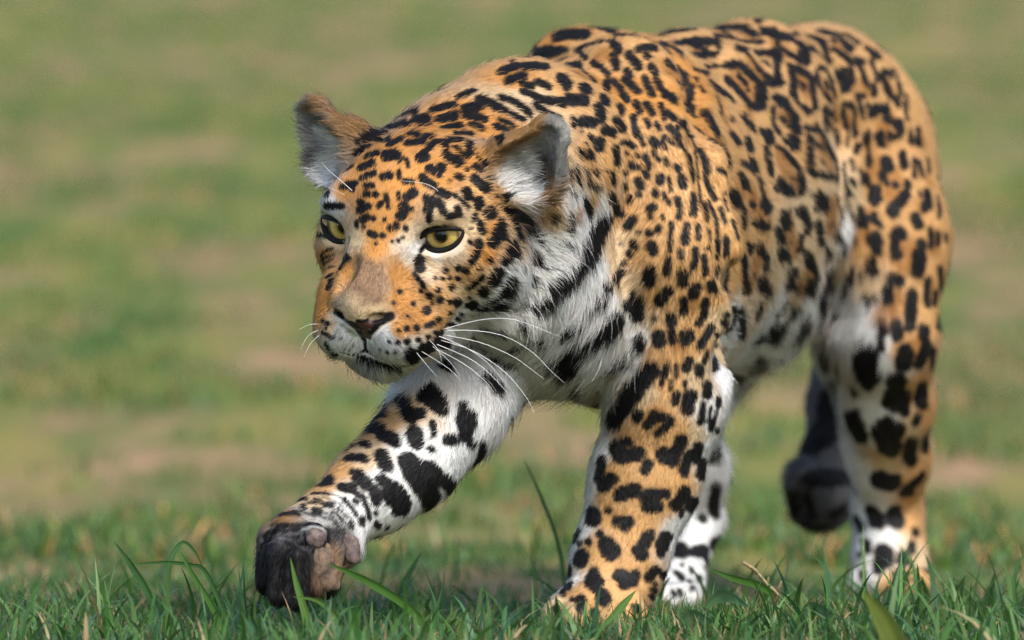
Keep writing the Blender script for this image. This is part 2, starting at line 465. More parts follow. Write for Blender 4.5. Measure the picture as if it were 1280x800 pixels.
# ------------------------------------------------------------------ coat markings, with some painted shade strokes among them
# (origin x, origin y, strokes): a stroke is a line through its points with a half width, in 5.333ths of a photo pixel
MARKS = [
(370, 230, "425 180 475 150 22;445 240 470 225 24;550 150 570 130 16;607 100 610 160 11;715 150 725 170 28;690 220 710 200 28;770 170 771 171 14;515 235 516 236 16;590 240 591 241 12;625 295 626 296 20;665 275 670 290 20;730 300 731 301 18;490 330 530 345 20;575 345 576 346 20;680 380 681 381 14;640 385 641 386 10;530 400 531 401 8;710 360 711 361 12;405 250 405 290 12;450 290 451 291 14;905 100 885 240 20;860 140 855 190 10;945 115 980 180 24;1010 215 1090 200 20;1075 165 1076 170 22;1210 120 1215 140 32;1190 210 1185 240 18;1050 75 1140 150 13;1265 190 1266 191 20;1220 260 1245 320 20;1215 390 1220 420 28;1160 385 1161 386 14;1210 460 1165 520 24;990 575 991 576 20;1080 560 1081 561 20;1125 575 1126 576 22;1020 625 1021 626 14;1075 630 1076 631 16;970 630 971 631 12;925 625 926 626 12;1030 685 1031 686 20;945 705 946 706 16;960 770 961 771 22;1215 570 1230 560 8;1150 690 1235 620 18;1250 720 1251 721 34;822 515 826 555 34;790 600 850 680 15;880 740 881 741 18;830 710 831 711 10;330 490 290 570 20;240 640 220 700 16;185 450 240 430 7;190 490 250 470 7;185 530 240 500 7;200 580 250 550 7;190 350 150 330 12;210 620 250 600 7;170 470 180 510 8;200 150 300 150 20;210 60 200 90 14;370 35 380 40 16"),
(370, 350, "690 80 691 81 14;650 155 651 156 12;780 160 781 161 14;865 205 866 206 26;740 240 741 241 10;900 155 901 156 10;890 105 891 106 18;960 130 961 131 22;1025 145 1026 146 18;1075 150 1076 151 26;1180 165 1181 166 30;1155 118 1156 119 10;1270 160 1271 161 16;1230 205 1270 195 14;1020 220 1021 221 12;1100 230 1101 231 14;1075 260 1076 261 14;680 335 681 336 12;735 325 736 326 16;805 318 806 319 20;870 305 910 290 17;945 265 946 266 18;620 410 621 411 9;672 412 673 413 14;738 410 739 411 18;815 400 816 401 16;880 378 881 379 16;940 355 980 340 16;605 478 606 479 8;662 480 663 481 10;725 475 726 476 8;773 517 1013 560 44;860 470 980 550 42;900 440 1000 430 30;960 560 1020 590 24;950 400 1090 400 24;1000 300 1040 300 12;1120 430 1260 450 12;180 270 220 290 12;200 320 201 321 9;180 350 250 380 12;300 385 301 386 7;200 420 270 500 10;320 455 321 456 5;380 440 381 441 5;360 470 361 471 5;560 460 561 461 5;420 515 560 560 13;560 560 700 590 12;640 570 760 560 10"),  # closing strokes paint mouth shade onto the top of the chin
(360, 110, "730 195 850 160 16;960 150 1100 112 20;1000 215 1110 190 28;850 215 920 205 30;870 250 930 250 20;650 265 690 258 20;720 250 790 245 24;565 298 640 295 22;470 360 525 320 17;510 355 590 335 14;605 355 660 350 22;670 378 745 345 20;800 312 860 315 18;900 320 950 320 14;790 370 900 355 20;460 440 545 390 15;510 465 590 435 18;650 452 715 445 32;480 535 560 500 22;490 605 570 570 18;630 595 675 585 24;880 465 910 450 33;935 400 975 360 20;1020 360 1055 390 20;1050 445 1060 455 28;1105 485 1130 495 32;1020 270 1140 255 20;1110 300 1220 310 17;1220 240 1280 270 22;1070 345 1150 350 17;1205 375 1205 430 28;1105 395 1180 455 12;945 540 1000 570 28;1000 570 1020 530 28;895 600 965 650 28;1000 690 1065 715 23;1125 590 1150 600 19;1185 695 1195 720 30;1240 600 1280 640 25;1105 715 1180 775 13;520 655 560 655 18;520 712 530 710 21;580 710 581 711 21;475 765 490 760 18;790 730 840 700 24;770 625 820 630 18;735 700 735 740 11;650 720 660 750 15;380 560 420 530 16;360 668 410 645 18;400 640 450 640 18;790 480 800 520 14;735 500 770 465 8;735 560 740 600 14;1190 540 1191 541 15;1250 520 1280 540 18;920 740 960 780 24;1180 140 1280 120 28;1180 185 1270 200 23;1130 60 1230 20 18;1075 620 1076 621 9"),
(520, 120, "450 300 560 290 20;520 200 610 240 18;550 155 650 205 12;330 95 390 130 36;400 140 460 155 20;420 20 560 90 27;560 10 620 30 18;640 120 700 160 12;650 40 760 130 18;790 60 850 110 24;900 110 960 140 11;880 30 980 50 24;1010 20 1120 30 36;1250 25 1251 30 30;1220 90 1230 140 30;1050 160 1055 190 20;1100 170 1180 180 28;1100 230 1101 231 9;1275 230 1276 231 20;1160 270 1161 271 18;1215 325 1216 326 36;1150 385 1151 386 28;1085 370 1086 371 16;1130 315 1131 316 8;1060 470 1080 580 12;1030 490 1020 560 11;1040 640 1041 641 18;1130 490 1140 590 12;1190 510 1191 511 22;1195 600 1196 601 26;395 395 480 460 12;340 488 341 489 15;390 470 440 490 18;395 560 460 610 32;285 540 286 541 21;225 570 226 571 8;490 540 560 620 8;600 680 601 681 24;540 660 541 661 11;640 670 740 760 7;620 760 690 790 24"),
(520, 240, "495 140 496 141 42;565 220 520 330 36;575 300 576 301 28;640 130 720 180 28;720 180 750 260 26;650 200 680 290 28;640 340 600 460 30;660 410 661 411 28;735 370 795 460 32;800 210 801 211 18;815 130 816 131 13;745 110 746 111 11;800 310 845 350 12;845 270 846 271 11;845 490 846 491 14;920 165 921 166 22;490 455 491 456 20;550 540 515 590 36;640 600 590 680 34;760 600 761 601 40;450 665 451 666 34;480 740 545 710 15;540 770 590 760 18;380 750 381 751 26;740 690 741 691 11;660 520 661 521 8;710 500 711 501 8;1260 190 1210 260 50;1210 260 1130 430 56;1130 430 960 640 42;960 640 880 760 27;980 360 1040 345 12;950 415 951 416 13;880 400 881 401 9;880 530 920 525 8;1020 160 1015 250 21;1120 30 1150 140 20;1270 640 1271 641 22;1200 730 1250 710 27;1150 780 1151 781 22"),
(620, 20, "30 370 140 330 25;100 300 240 230 14;400 135 590 120 36;600 55 700 60 14;690 80 770 100 28;790 130 940 140 20;900 135 1000 150 10;280 255 440 240 38;190 335 330 335 28;70 430 180 400 28;170 450 240 470 20;270 440 350 470 22;180 500 290 550 22;290 560 430 565 24;460 330 540 330 32;540 350 640 430 24;430 410 470 460 34;470 540 520 580 24;540 570 570 550 30;580 470 610 490 30;560 220 640 190 22;530 230 590 280 18;690 175 810 215 26;640 310 740 385 20;780 270 800 340 28;880 260 950 340 28;950 220 1060 210 24;1000 260 1010 270 24;1030 340 1060 380 26;1070 430 1110 500 20;1130 520 1190 560 26;1140 300 1190 360 20;1150 330 1270 450 13;870 370 890 400 26;860 420 940 500 26;990 420 1040 520 24;730 450 725 480 32;715 540 735 570 28;780 440 830 490 20;840 520 870 560 24;680 600 700 680 34;820 600 835 640 24;800 690 840 750 26;930 580 955 630 24;910 670 930 780 22;1000 590 1040 650 22;1095 590 1120 680 18;1140 640 1190 690 20;510 680 520 730 18;580 700 650 710 34;560 770 565 780 8;730 760 770 770 32;990 690 1020 740 11;1070 720 1090 750 15;1150 740 1220 800 16;1240 730 1275 760 15;1250 590 1280 620 28;1100 180 1220 240 28;1200 170 1280 170 20;1090 130 1280 95 13;20 540 80 560 20;0 610 60 630 16;110 570 220 650 20;80 650 170 690 16;20 690 110 730 14;10 730 70 760 20;260 600 310 640 22;340 640 420 670 9"),  # includes a stripe of shade painted along the rear shoulder edge
(700, 150, "515 70 555 160 16;580 10 590 40 16;640 20 660 60 16;680 110 700 190 12;615 130 640 160 28;260 150 260 180 36;205 115 210 120 18;185 215 200 235 28;120 200 140 240 12;175 155 177 157 8;370 180 365 200 22;375 220 380 290 20;410 150 440 150 16;460 150 490 180 18;440 220 442 222 12;510 235 520 245 16;470 300 495 315 26;565 240 590 310 24;570 350 580 370 22;620 210 660 270 16;700 260 715 295 16;770 310 790 330 20;810 390 820 440 28;345 350 350 420 20;320 340 330 350 12;430 440 435 460 16;435 350 437 358 15;520 410 535 440 32;520 490 530 500 20;670 380 665 410 26;720 380 740 470 10;635 480 640 500 24;460 520 462 540 20;340 510 360 560 28;370 580 395 620 28;690 490 730 560 14;600 590 620 580 28;600 630 605 650 18;490 660 450 710 30;660 720 655 730 24;590 750 595 755 24;515 748 530 748 12;685 640 690 660 11;785 530 790 560 24;800 600 790 650 20;740 690 745 720 16;845 700 830 780 24;890 500 890 620 22;915 700 920 790 16;725 40 800 150 18;800 170 860 240 14;700 110 760 160 12;820 30 880 110 16;880 120 900 220 9;860 270 885 400 14;905 240 930 480 6;930 500 935 580 7;930 200 980 350 20;970 400 1030 530 18;960 560 980 660 16;990 540 1030 640 11;1040 660 1050 790 12;985 740 990 790 11;1070 590 1100 680 16;1090 520 1120 600 7;1010 10 1050 100 20;1080 180 1110 290 26;1060 330 1100 350 16;1140 90 1190 150 24;1250 140 1260 180 34;1250 20 1270 40 28;1210 280 1280 320 20;1200 360 1240 450 24;1150 500 1170 550 38;1100 490 1140 520 12;1220 600 1225 720 15;1150 670 1190 790 12;1100 780 1105 790 16"),  # thin strokes behind the shoulder are fold shade painted as ink
(700, 280, "490 130 500 150 24;460 200 465 210 18;610 150 615 180 30;420 260 425 270 16;405 130 410 140 9;400 330 370 370 26;310 425 320 430 26;600 320 590 380 36;735 60 730 180 12;725 230 710 330 20;830 90 832 110 26;800 180 805 220 18;815 330 820 390 30;905 170 885 290 20;865 320 870 330 9;960 220 970 330 18;1050 290 1040 340 12;1020 400 1025 430 26;990 100 995 160 12;1045 110 1045 220 12;1105 100 1105 200 18;665 510 720 450 34;440 540 450 560 32;510 500 510 600 44;900 430 890 470 30;925 410 930 420 18;825 510 825 580 24;625 630 630 632 14;970 510 960 600 22;940 640 920 670 20;1095 440 1060 560 14;1115 320 1085 420 12;1145 250 1150 450 10;1225 240 1230 440 16;1260 140 1265 180 15;1210 620 1210 740 24;740 620 740 660 28;740 700 750 780 22;660 740 670 780 32;540 780 545 795 26;825 740 830 790 26;875 730 880 760 20;1000 690 950 780 22;1110 600 1090 770 20;1040 740 1040 800 11;280 510 200 560 22;260 510 290 510 20;110 670 30 700 18;380 640 320 740 36;240 780 330 750 28"),
(580, 380, "20 10 60 15 14;100 50 150 20 10;190 30 250 10 10;340 40 420 10 16;480 30 590 10 24;780 130 660 190 16;840 20 830 50 20;900 10 920 10 15;1010 120 960 190 54;880 240 700 320 34;600 390 720 400 44;700 440 680 450 40;390 140 400 150 20;520 220 540 250 18;430 210 440 230 14;350 280 370 270 20;200 375 330 400 32;150 490 230 560 26;120 160 290 190 8;10 260 200 300 12;1080 370 960 420 36;1175 240 1165 300 28;770 540 760 580 26;880 660 870 680 16;1230 450 1180 520 56;1130 580 1050 700 54;1020 740 1000 780 44;1150 730 1160 760 28"),
(740, 400, "440 110 440 150 36;620 80 600 140 20;660 80 660 120 20;800 50 720 180 18;890 20 880 130 22;825 90 825 180 7;500 300 480 370 20;465 400 460 430 12;565 300 560 370 14;530 410 525 460 11;645 270 625 320 26;710 320 715 350 26;770 210 750 280 14;815 250 815 330 16;620 410 622 440 11;560 500 555 540 24;655 500 640 590 38;770 430 770 500 26;740 560 725 680 18;790 580 775 670 9;845 520 840 570 14;830 610 795 730 10;370 700 420 630 28;440 640 520 660 26;430 760 520 690 20;310 630 300 650 28;1000 60 990 100 28;1080 130 1200 100 36;1220 40 1250 50 28;1240 90 1210 140 18;1100 270 980 370 44;1260 220 1230 260 16;930 490 1100 400 10"),
(690, 520, "420 190 500 170 34;460 270 570 250 44;420 220 430 240 32;860 170 840 220 40;750 260 810 280 48;640 320 620 360 30;980 210 960 290 30;920 250 880 370 28;330 290 310 420 26;390 420 340 470 38;450 530 550 490 40;640 540 650 590 46;640 520 760 520 32;690 580 700 600 38;890 500 850 570 34;820 590 830 600 34;870 620 860 660 14;270 650 265 690 42;375 625 378 630 18;440 700 510 705 34;480 740 485 745 26;150 780 170 760 15;1090 220 1070 300 22;1010 310 1000 400 28;1090 470 1085 640 32;940 590 990 660 44;950 570 960 600 28;1000 680 1005 690 26;1100 90 1105 100 13;1000 20 985 40 18;1060 20 1055 80 11"),
(680, 640, "230 120 200 190 16;370 145 375 147 22;295 195 296 198 20;235 205 237 208 17;420 220 440 250 54;440 290 445 300 26;690 170 660 220 38;640 250 650 280 44;720 130 715 150 17;820 170 790 230 38;780 270 782 280 22;250 290 235 330 40;150 360 135 420 16;330 445 335 455 50;500 430 540 440 38;540 480 590 450 38;600 430 602 440 25;740 390 700 440 28;150 480 155 490 28;130 530 125 540 18;240 590 245 610 34;190 580 192 585 13;390 570 400 580 42;330 670 340 675 26;85 650 90 655 22;615 640 620 645 26;890 260 920 260 42;1000 260 1070 260 34;1080 300 1090 340 18;1165 190 1165 230 32;800 420 810 430 24;770 390 772 395 15;880 400 920 440 17;980 380 985 400 13;1035 440 1037 445 22;970 460 972 465 13;730 520 740 525 17;720 565 725 572 19;740 480 742 482 13;900 520 915 550 13;860 530 870 550 13;990 500 992 505 13;815 610 818 620 15;920 350 922 355 11;1070 370 1072 373 10"),
(430, 460, "390 210 440 320 38;480 310 520 300 28;560 170 630 240 58;220 250 230 280 34;180 300 250 290 18;170 390 230 410 38;260 450 330 480 38;470 430 480 490 44;500 510 502 515 22;580 535 590 545 17;120 505 160 510 17;20 600 140 600 22;30 540 10 545 11;20 490 50 470 9;250 580 280 640 38;300 660 302 670 25;100 720 140 760 42;60 690 62 692 19;180 780 182 782 19;250 750 340 790 28;430 620 480 700 56;560 690 600 740 64;690 770 720 790 46;520 760 560 790 56;780 245 800 240 20;820 330 810 430 52;700 480 750 470 32;860 310 870 310 15;840 500 850 510 26;930 520 900 640 20;590 360 600 440 16;15 780 10 790 13"),
(310, 590, "510 70 550 50 24;480 85 482 88 13;620 100 700 110 26;720 140 770 180 18;780 200 810 310 14;845 120 855 190 32;890 50 960 110 32;980 150 1030 230 62;1130 40 1220 180 64;1230 240 1232 250 28;430 145 530 145 8;330 185 390 175 11;370 225 372 232 17;440 180 490 188 8;510 215 560 220 17;450 260 470 265 24;400 205 500 210 7;640 180 720 280 11;720 190 722 195 18;760 310 762 340 18;850 280 855 270 13;860 350 865 355 22;1030 365 1032 368 13;880 440 882 444 13;930 370 932 373 11;220 285 340 280 11;300 260 440 290 6;200 365 270 355 13;290 360 480 355 11;520 380 525 460 13;110 425 200 385 15;150 465 330 435 11;140 510 300 485 12;230 400 340 385 9;95 490 130 505 13;300 470 360 480 12;120 450 150 440 8;600 240 660 300 7;560 260 640 330 6;540 300 600 350 6;680 330 700 370 8"),
(840, 15, "0 130 140 115 16;220 65 500 55 18;560 65 880 95 22;10 210 90 195 22;100 200 300 200 24;310 215 310 250 22;150 280 270 275 22;40 270 60 290 22;150 240 210 240 9;260 100 400 110 28;400 100 540 140 24;280 150 400 170 20;450 190 600 195 15;300 120 350 140 28;580 120 680 130 20;690 190 700 230 16;700 150 830 190 24;850 210 890 320 28;720 240 800 290 11;780 280 870 320 16;820 140 900 150 20;900 160 980 190 20;990 200 1030 310 22;880 220 960 270 12;930 230 1010 310 12;990 130 1100 150 18;1110 170 1180 250 22;1060 180 1090 200 11;1150 150 1240 210 12;430 240 500 250 18;480 260 560 350 12;560 270 680 270 20;690 280 710 440 22;560 360 640 440 16;640 460 720 470 22;600 320 650 360 9;230 355 400 335 14;400 340 480 370 24;480 380 590 480 24;590 500 590 620 32;520 620 580 650 22;360 440 460 540 18;440 430 480 470 12;460 550 510 610 12;780 350 840 380 16;860 390 930 440 20;810 400 815 580 20;830 600 880 650 22;900 650 950 640 20;940 470 955 620 14;850 460 900 500 7;970 360 1020 380 14;960 390 980 500 12;1000 530 1060 600 14;1040 410 1080 560 14;1010 450 1040 510 11;1110 390 1130 410 28;1110 440 1150 520 20;1190 350 1210 480 14;1160 440 1190 500 14;1060 240 1130 280 12;1130 290 1170 320 22;1240 320 1280 350 16;1245 360 1270 420 11;690 570 740 610 22;750 600 800 680 18;810 690 815 760 24;670 640 680 760 14;730 710 745 740 17;690 760 700 790 14;1020 650 1040 680 20;1025 720 1030 790 20;1060 660 1090 740 12;1150 620 1190 630 24;1140 660 1145 780 14;1205 650 1215 780 12;140 370 220 400 20;250 470 340 540 28;300 570 330 680 12;360 540 410 600 16;390 700 395 720 15;190 500 205 540 12;160 440 170 470 9;240 690 280 770 26;470 690 530 770 24;600 790 640 795 24;110 540 150 690 24;0 560 20 600 15;60 760 100 790 18"),
(860, 150, "520 80 535 120 30;515 170 530 260 16;540 280 560 370 18;600 180 680 260 14;690 270 740 330 18;740 380 755 470 24;610 440 660 470 34;680 470 690 480 20;560 20 610 90 14;690 130 710 180 30;710 20 715 80 22;640 130 660 150 14;640 10 642 15 15;790 50 860 50 22;870 70 900 120 22;910 140 970 260 18;985 290 985 370 20;800 110 805 330 22;830 350 860 360 24;900 370 970 375 20;850 160 885 190 12;910 20 940 30 14;1000 130 1000 180 18;950 60 990 90 9;1060 60 1075 170 10;1110 40 1115 110 12;1140 170 1130 210 14;1195 80 1205 290 12;1105 260 1110 350 9;1105 400 1110 440 12;1050 290 1060 560 10;1170 360 1175 410 24;1260 100 1270 160 18;1240 460 1245 520 38;480 400 500 480 18;510 540 530 600 32;450 690 520 690 28;420 280 450 330 28;420 550 422 570 15;370 600 375 700 12;640 620 650 690 34;590 750 600 790 20;750 600 770 640 30;785 680 790 750 18;750 780 755 795 18;870 510 890 560 40;860 590 862 600 20;990 520 1000 570 22;1015 600 1010 690 20;870 700 880 780 22;985 740 990 790 18;950 670 952 680 9;1150 590 1150 680 22;1240 650 1245 680 32;1220 780 1250 790 26;1090 600 1095 660 12"),  # includes fold shade inked along the front of the thigh
(880, 270, "290 190 340 200 12;360 200 390 230 28;405 270 400 370 20;375 440 420 480 34;260 280 265 420 14;270 460 275 510 20;490 110 510 170 24;500 240 550 290 32;540 20 550 60 30;670 30 680 90 18;650 130 625 220 18;770 60 775 110 20;780 140 785 190 16;910 20 900 70 15;875 110 870 140 15;825 230 820 270 26;690 260 700 320 28;730 340 735 380 24;710 420 690 510 26;590 380 560 460 32;540 460 610 460 20;930 170 920 250 18;840 360 800 480 24;780 520 780 600 28;960 370 970 440 24;940 500 945 530 15;1000 140 1010 200 9;1030 380 1040 430 9;1130 140 1140 220 38;1100 320 1110 380 32;1265 110 1265 280 24;1090 510 1100 590 18;1130 520 1150 570 13;1180 700 1190 780 20;370 600 350 660 24;250 640 240 760 20;520 590 490 640 24;600 600 580 640 24;560 660 540 690 13;390 770 500 750 30;670 690 620 780 32;900 640 890 700 22"),
(1010, 30, "330 260 360 270 22;350 300 400 420 14;430 410 435 470 18;430 250 455 380 11;280 90 330 120 11;400 170 450 210 24;500 325 560 320 24;505 370 530 460 16;550 480 595 530 20;600 350 610 500 11;330 490 360 490 16;350 540 365 620 14;400 540 405 610 11;440 570 500 560 32;520 620 540 660 22;610 640 605 740 22;480 760 490 790 28;540 750 590 760 22;650 520 665 640 11;680 680 690 790 12;735 690 735 790 14;640 460 660 490 8;400 700 410 790 11;380 720 375 780 9"),
(1010, 170, "520 170 530 200 38;490 250 495 280 24;630 120 640 200 24;580 320 585 330 20;660 310 665 350 20;650 390 600 450 34;560 490 570 500 38;710 150 705 270 12;740 170 760 260 12;800 190 805 240 9;790 150 800 170 8;790 370 800 470 24;770 450 775 490 18;740 370 745 400 9;870 440 875 540 11;860 400 865 420 8;715 540 735 590 30;600 640 620 660 38;580 700 575 760 28;590 780 600 795 28;755 710 755 790 26;815 620 820 740 16;865 640 870 720 14;915 650 918 700 9"),
(1010, 310, "740 40 735 150 42;560 210 600 220 40;530 270 535 350 30;690 310 680 520 34;590 510 595 590 34;800 210 795 380 18;880 130 885 260 14;855 290 845 370 12;770 540 775 580 32;790 620 740 780 28;875 440 865 530 14;830 660 825 780 14;650 690 640 770 46;610 740 612 790 28;480 500 490 680 20;390 720 400 800 60;350 620 370 640 18"),
(970, 430, "590 80 620 220 64;610 260 612 270 36;800 250 790 380 56;740 390 780 400 36;870 330 850 440 32;980 270 970 400 32;950 480 930 520 22;1040 560 1000 680 22;740 600 760 690 70;690 600 800 590 54;910 660 890 760 40;410 120 430 230 16;500 270 530 330 16;500 490 560 620 44;320 60 330 160 24;300 430 340 520 30"),  # leg blotches, plus dark stripes that paint the inner thigh's shade
(960, 540, "1050 20 1050 120 18;740 320 830 340 52;1030 290 930 380 24;900 410 950 400 22;690 530 720 590 44;840 550 850 590 52;750 600 752 620 28;590 580 620 640 22;660 740 665 790 20;980 660 985 670 22;960 740 965 780 18;340 20 520 50 64;400 0 420 -200 70;330 300 540 310 50;200 60 205 170 50;160 400 190 600 26;250 640 350 650 26;430 540 540 490 24;260 420 300 560 24"),
(1020, 640, "440 260 430 340 44;480 290 420 380 36;580 300 570 320 34;620 310 615 340 18;640 220 640 260 22;660 130 665 140 22;320 190 335 250 18;280 80 300 120 18;310 400 312 420 22;290 280 292 290 13;550 420 570 450 38;695 470 700 490 22;650 445 652 450 11;490 550 490 580 32;590 590 595 600 34;670 560 680 580 20;600 690 620 685 18;740 680 745 690 13"),
]
MARKS.append((0, 0, ";".join("%g %g %g %g %g" % (x / .1875, y / .1875, x / .1875 + 2, y / .1875 + 4, r / .1875) for x, y, r in ((905, 46, 2), (940, 97, 2.5), (934, 112, 2), (948, 120, 2), (1003, 110, 2.2), (985, 157, 2.5), (1032, 183, 2.5), (1026, 200, 1.8), (982, 196, 2), (950, 258, 2), (940, 277, 2.2), (1036, 281, 2), (988, 302, 1.6), (1108, 229, 2.6), (1064, 103, 2), (975, 62, 1.8), (1010, 60, 1.8), (990, 222, 1.8), (942, 345, 1.8)))))
# raised paw and brow, in photo pixels; groove and wrinkle shade is inked in
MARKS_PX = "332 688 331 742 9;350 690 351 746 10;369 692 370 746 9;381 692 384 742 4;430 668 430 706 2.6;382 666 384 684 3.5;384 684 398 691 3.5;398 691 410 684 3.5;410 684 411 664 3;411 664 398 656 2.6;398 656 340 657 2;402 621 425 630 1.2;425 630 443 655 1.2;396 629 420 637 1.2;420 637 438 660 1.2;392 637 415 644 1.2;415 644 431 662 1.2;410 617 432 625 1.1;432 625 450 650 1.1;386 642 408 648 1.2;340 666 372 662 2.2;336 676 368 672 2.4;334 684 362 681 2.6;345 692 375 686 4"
# dull orange middles of the rosettes (photo pixels: x, y, radius)
MIDDLES = "870 62 14;905 42 16;930 45 12;975 60 14;1015 58 12;1045 55 10;945 85 16;930 105 22;1003 105 16;1033 112 10;1060 100 12;1080 110 10;1110 110 10;983 150 14;935 140 10;905 150 8;1030 190 20;980 205 20;990 225 14;940 250 16;950 270 14;925 235 12;1065 150 10;1045 150 8;985 290 18;992 310 12;1037 275 16;1040 255 12;943 335 16;940 350 14;1008 340 12;1000 355 10;1030 350 8;1105 165 14;1115 150 10;1105 220 22;1115 240 14;1085 180 9;1075 290 12;1085 270 10;1135 310 12;1130 330 10;1110 395 14;1118 375 10;1145 435 12;1160 225 9;1165 365 9;1152 175 9;1150 260 8;1168 310 8;722 92 12;757 68 14;770 112 9;840 90 16;850 110 12;865 180 10;900 180 10;740 250 6;652 285 9;720 265 8;862 380 9;850 430 8;820 520 9;785 565 7"
# nose leather: black and brown skin without hair (photo pixels)
NOSE_K = "533 304 541 297 3.2;525 314 533 305 3.6;437 297 435 308 3.0;435 308 431 320 3.2;586 287 592 285 1.6;420 390 440 404 4.5;430 395 449 411 4.5;424 392 445 408 4.4;472 403 488 395 6.5;447 401 478 399 3;456 424 457 438 3;457 438 480 450 3.2;457 438 440 444 2.4;463 416 474 405 4;446 411 455 424 4;480 450 508 456 3.2;508 456 530 452 2.6;440 444 425 440 2"
NOSE_P = "450 408 457 418 9.5;456 408 468 405 6"
CO = dict(
 O=(.60, .28, .074), A=(.61, .345, .138), N=(.44, .205, .055), T=(.62, .36, .15), C=(.68, .50, .30), W=(.80, .80, .78), G=(.34, .34, .33), B=(.235, .145, .085),
 R=(.30, .17, .07), D=(.016, .0155, .017), K=(.13, .13, .135), E=(.20, .20, .185), H=(.11, .11, .12), M=(.36, .165, .045))  # grey on the chin in BASE is mouth shade painted into the fur
BASE = """500 180 O;460 200 O;540 160 O;580 150 O;430 240 O;460 260 O;500 230 O;540 220 O;580 200 O;620 160 O;590 240 A;480 290 O;500 270 O;465 330 B;450 360 B;470 370 B;445 345 B;455 378 B;475 350 B;470 312 O;500 345 N;510 370 N;520 398 N;500 410 O;495 385 N;538 400 N;455 389 C;440 388 C;470 389 C;485 430 W;500 445 W;520 438 W;535 430 C;440 425 W;420 425 W;430 440 W;480 420 W;402 390 O;405 370 O;410 350 O;416 408 C;430 412 W;517 303 W;512 296 C;531 326 C;542 323 W;556 320 W;541 332 C;560 325 C;440 310 C;436 300 C;555 272 C;580 276 C;596 288 C;415 262 W;405 300 C;432 335 O;420 345 A;405 330 A;404 315 O;560 345 A;585 340 A;602 322 O;612 292 O;640 268 O;625 345 W;590 380 W;620 380 W;650 340 W;672 300 W;660 360 W;558 382 A;570 402 W;545 375 A;600 350 C;575 360 C;460 465 G;500 472 W;440 455 G;475 468 W;530 460 W;560 440 W;600 420 W;680 330 W;640 300 C;620 250 A;
690 170 E;660 205 W;702 190 E;645 205 G;640 220 W;672 218 D;678 200 D;684 188 E;695 205 E;615 190 R;640 168 R;665 154 R;690 152 E;710 170 G;385 160 E;398 182 G;412 172 W;404 150 E;392 150 E;400 130 R;430 148 R;450 158 R;378 140 G;405 205 W;395 197 D;412 215 W;660 245 W;640 240 W;690 270 C;700 290 W;680 245 R;683 260 R;
640 100 O;680 70 O;720 60 A;760 60 A;800 70 A;700 110 A;740 110 A;780 120 O;820 120 O;850 110 O;870 140 O;650 130 C;660 115 C;640 122 C;730 200 A;750 250 W;725 250 W;740 230 C;715 220 C;715 235 W;730 270 W;705 270 W;760 220 A;760 190 A;800 200 A;840 200 A;870 200 A;780 270 A;820 270 A;860 270 A;880 250 A;770 310 C;765 290 C;800 320 A;840 320 A;880 320 A;820 370 A;860 370 A;890 370 A;790 350 C;775 345 C;745 330 W;720 370 W;760 380 W;790 398 W;690 400 W;700 340 W;805 395 C;830 420 A;870 420 A;850 450 A;815 440 A;800 425 W;790 450 W;750 440 W;720 430 W;740 480 W;700 470 W;660 440 W;640 460 W;800 490 C;840 480 A;870 470 C;895 440 C;903 400 C;905 340 C;910 300 A;
820 520 A;850 540 A;790 560 A;830 570 A;870 540 C;885 520 W;770 590 A;820 620 A;750 560 W;738 610 W;755 620 A;765 640 A;800 660 A;728 660 W;715 690 W;738 690 A;750 700 A;790 720 A;704 730 W;720 740 A;740 750 A;780 750 A;850 600 A;700 755 C;880 560 W;885 640 W;895 600 W;860 700 W;840 740 W;850 660 W;
880 50 T;950 40 T;1020 60 T;900 100 T;950 110 T;1000 120 T;1050 130 T;900 160 T;950 170 T;1000 190 T;890 220 A;940 230 T;1000 240 C;1040 220 C;900 280 A;950 290 T;1000 300 C;920 330 T;960 340 C;1000 350 C;1040 330 C;930 375 C;920 395 W;960 400 W;1000 390 W;930 440 W;970 440 W;1010 420 W;910 470 W;940 465 W;
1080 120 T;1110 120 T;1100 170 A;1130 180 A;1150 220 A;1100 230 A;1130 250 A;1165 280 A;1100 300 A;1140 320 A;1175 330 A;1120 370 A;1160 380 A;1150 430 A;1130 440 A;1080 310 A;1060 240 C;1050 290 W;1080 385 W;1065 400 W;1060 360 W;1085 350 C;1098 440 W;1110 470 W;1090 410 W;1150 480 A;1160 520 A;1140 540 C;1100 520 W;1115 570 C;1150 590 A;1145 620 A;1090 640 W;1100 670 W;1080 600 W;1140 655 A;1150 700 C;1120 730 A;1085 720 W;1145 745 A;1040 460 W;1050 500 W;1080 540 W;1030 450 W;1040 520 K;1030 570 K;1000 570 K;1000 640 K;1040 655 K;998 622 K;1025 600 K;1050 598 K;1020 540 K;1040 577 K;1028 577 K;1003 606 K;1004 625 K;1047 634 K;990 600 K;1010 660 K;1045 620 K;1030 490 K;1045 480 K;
590 540 W;560 580 W;520 560 W;600 590 W;640 510 W;540 620 W;500 640 W;480 600 W;455 572 C;445 550 A;470 515 A;490 520 A;505 515 C;430 585 A;405 608 A;425 630 W;440 640 W;395 625 C;415 645 G;380 640 G;358 650 R;370 643 R;390 655 G;338 668 H;352 664 H;368 668 H;345 680 H;330 682 H;335 694 D;362 684 D;330 715 D;345 715 D;358 735 D;372 705 D;380 735 D;330 735 D;350 722 D;335 700 D;340 730 D;355 700 D;370 725 D;365 682 D;370 740 D;395 690 D;410 740 B;405 710 B;410 690 B;425 670 D;345 655 R;455 660 W;470 665 W"""
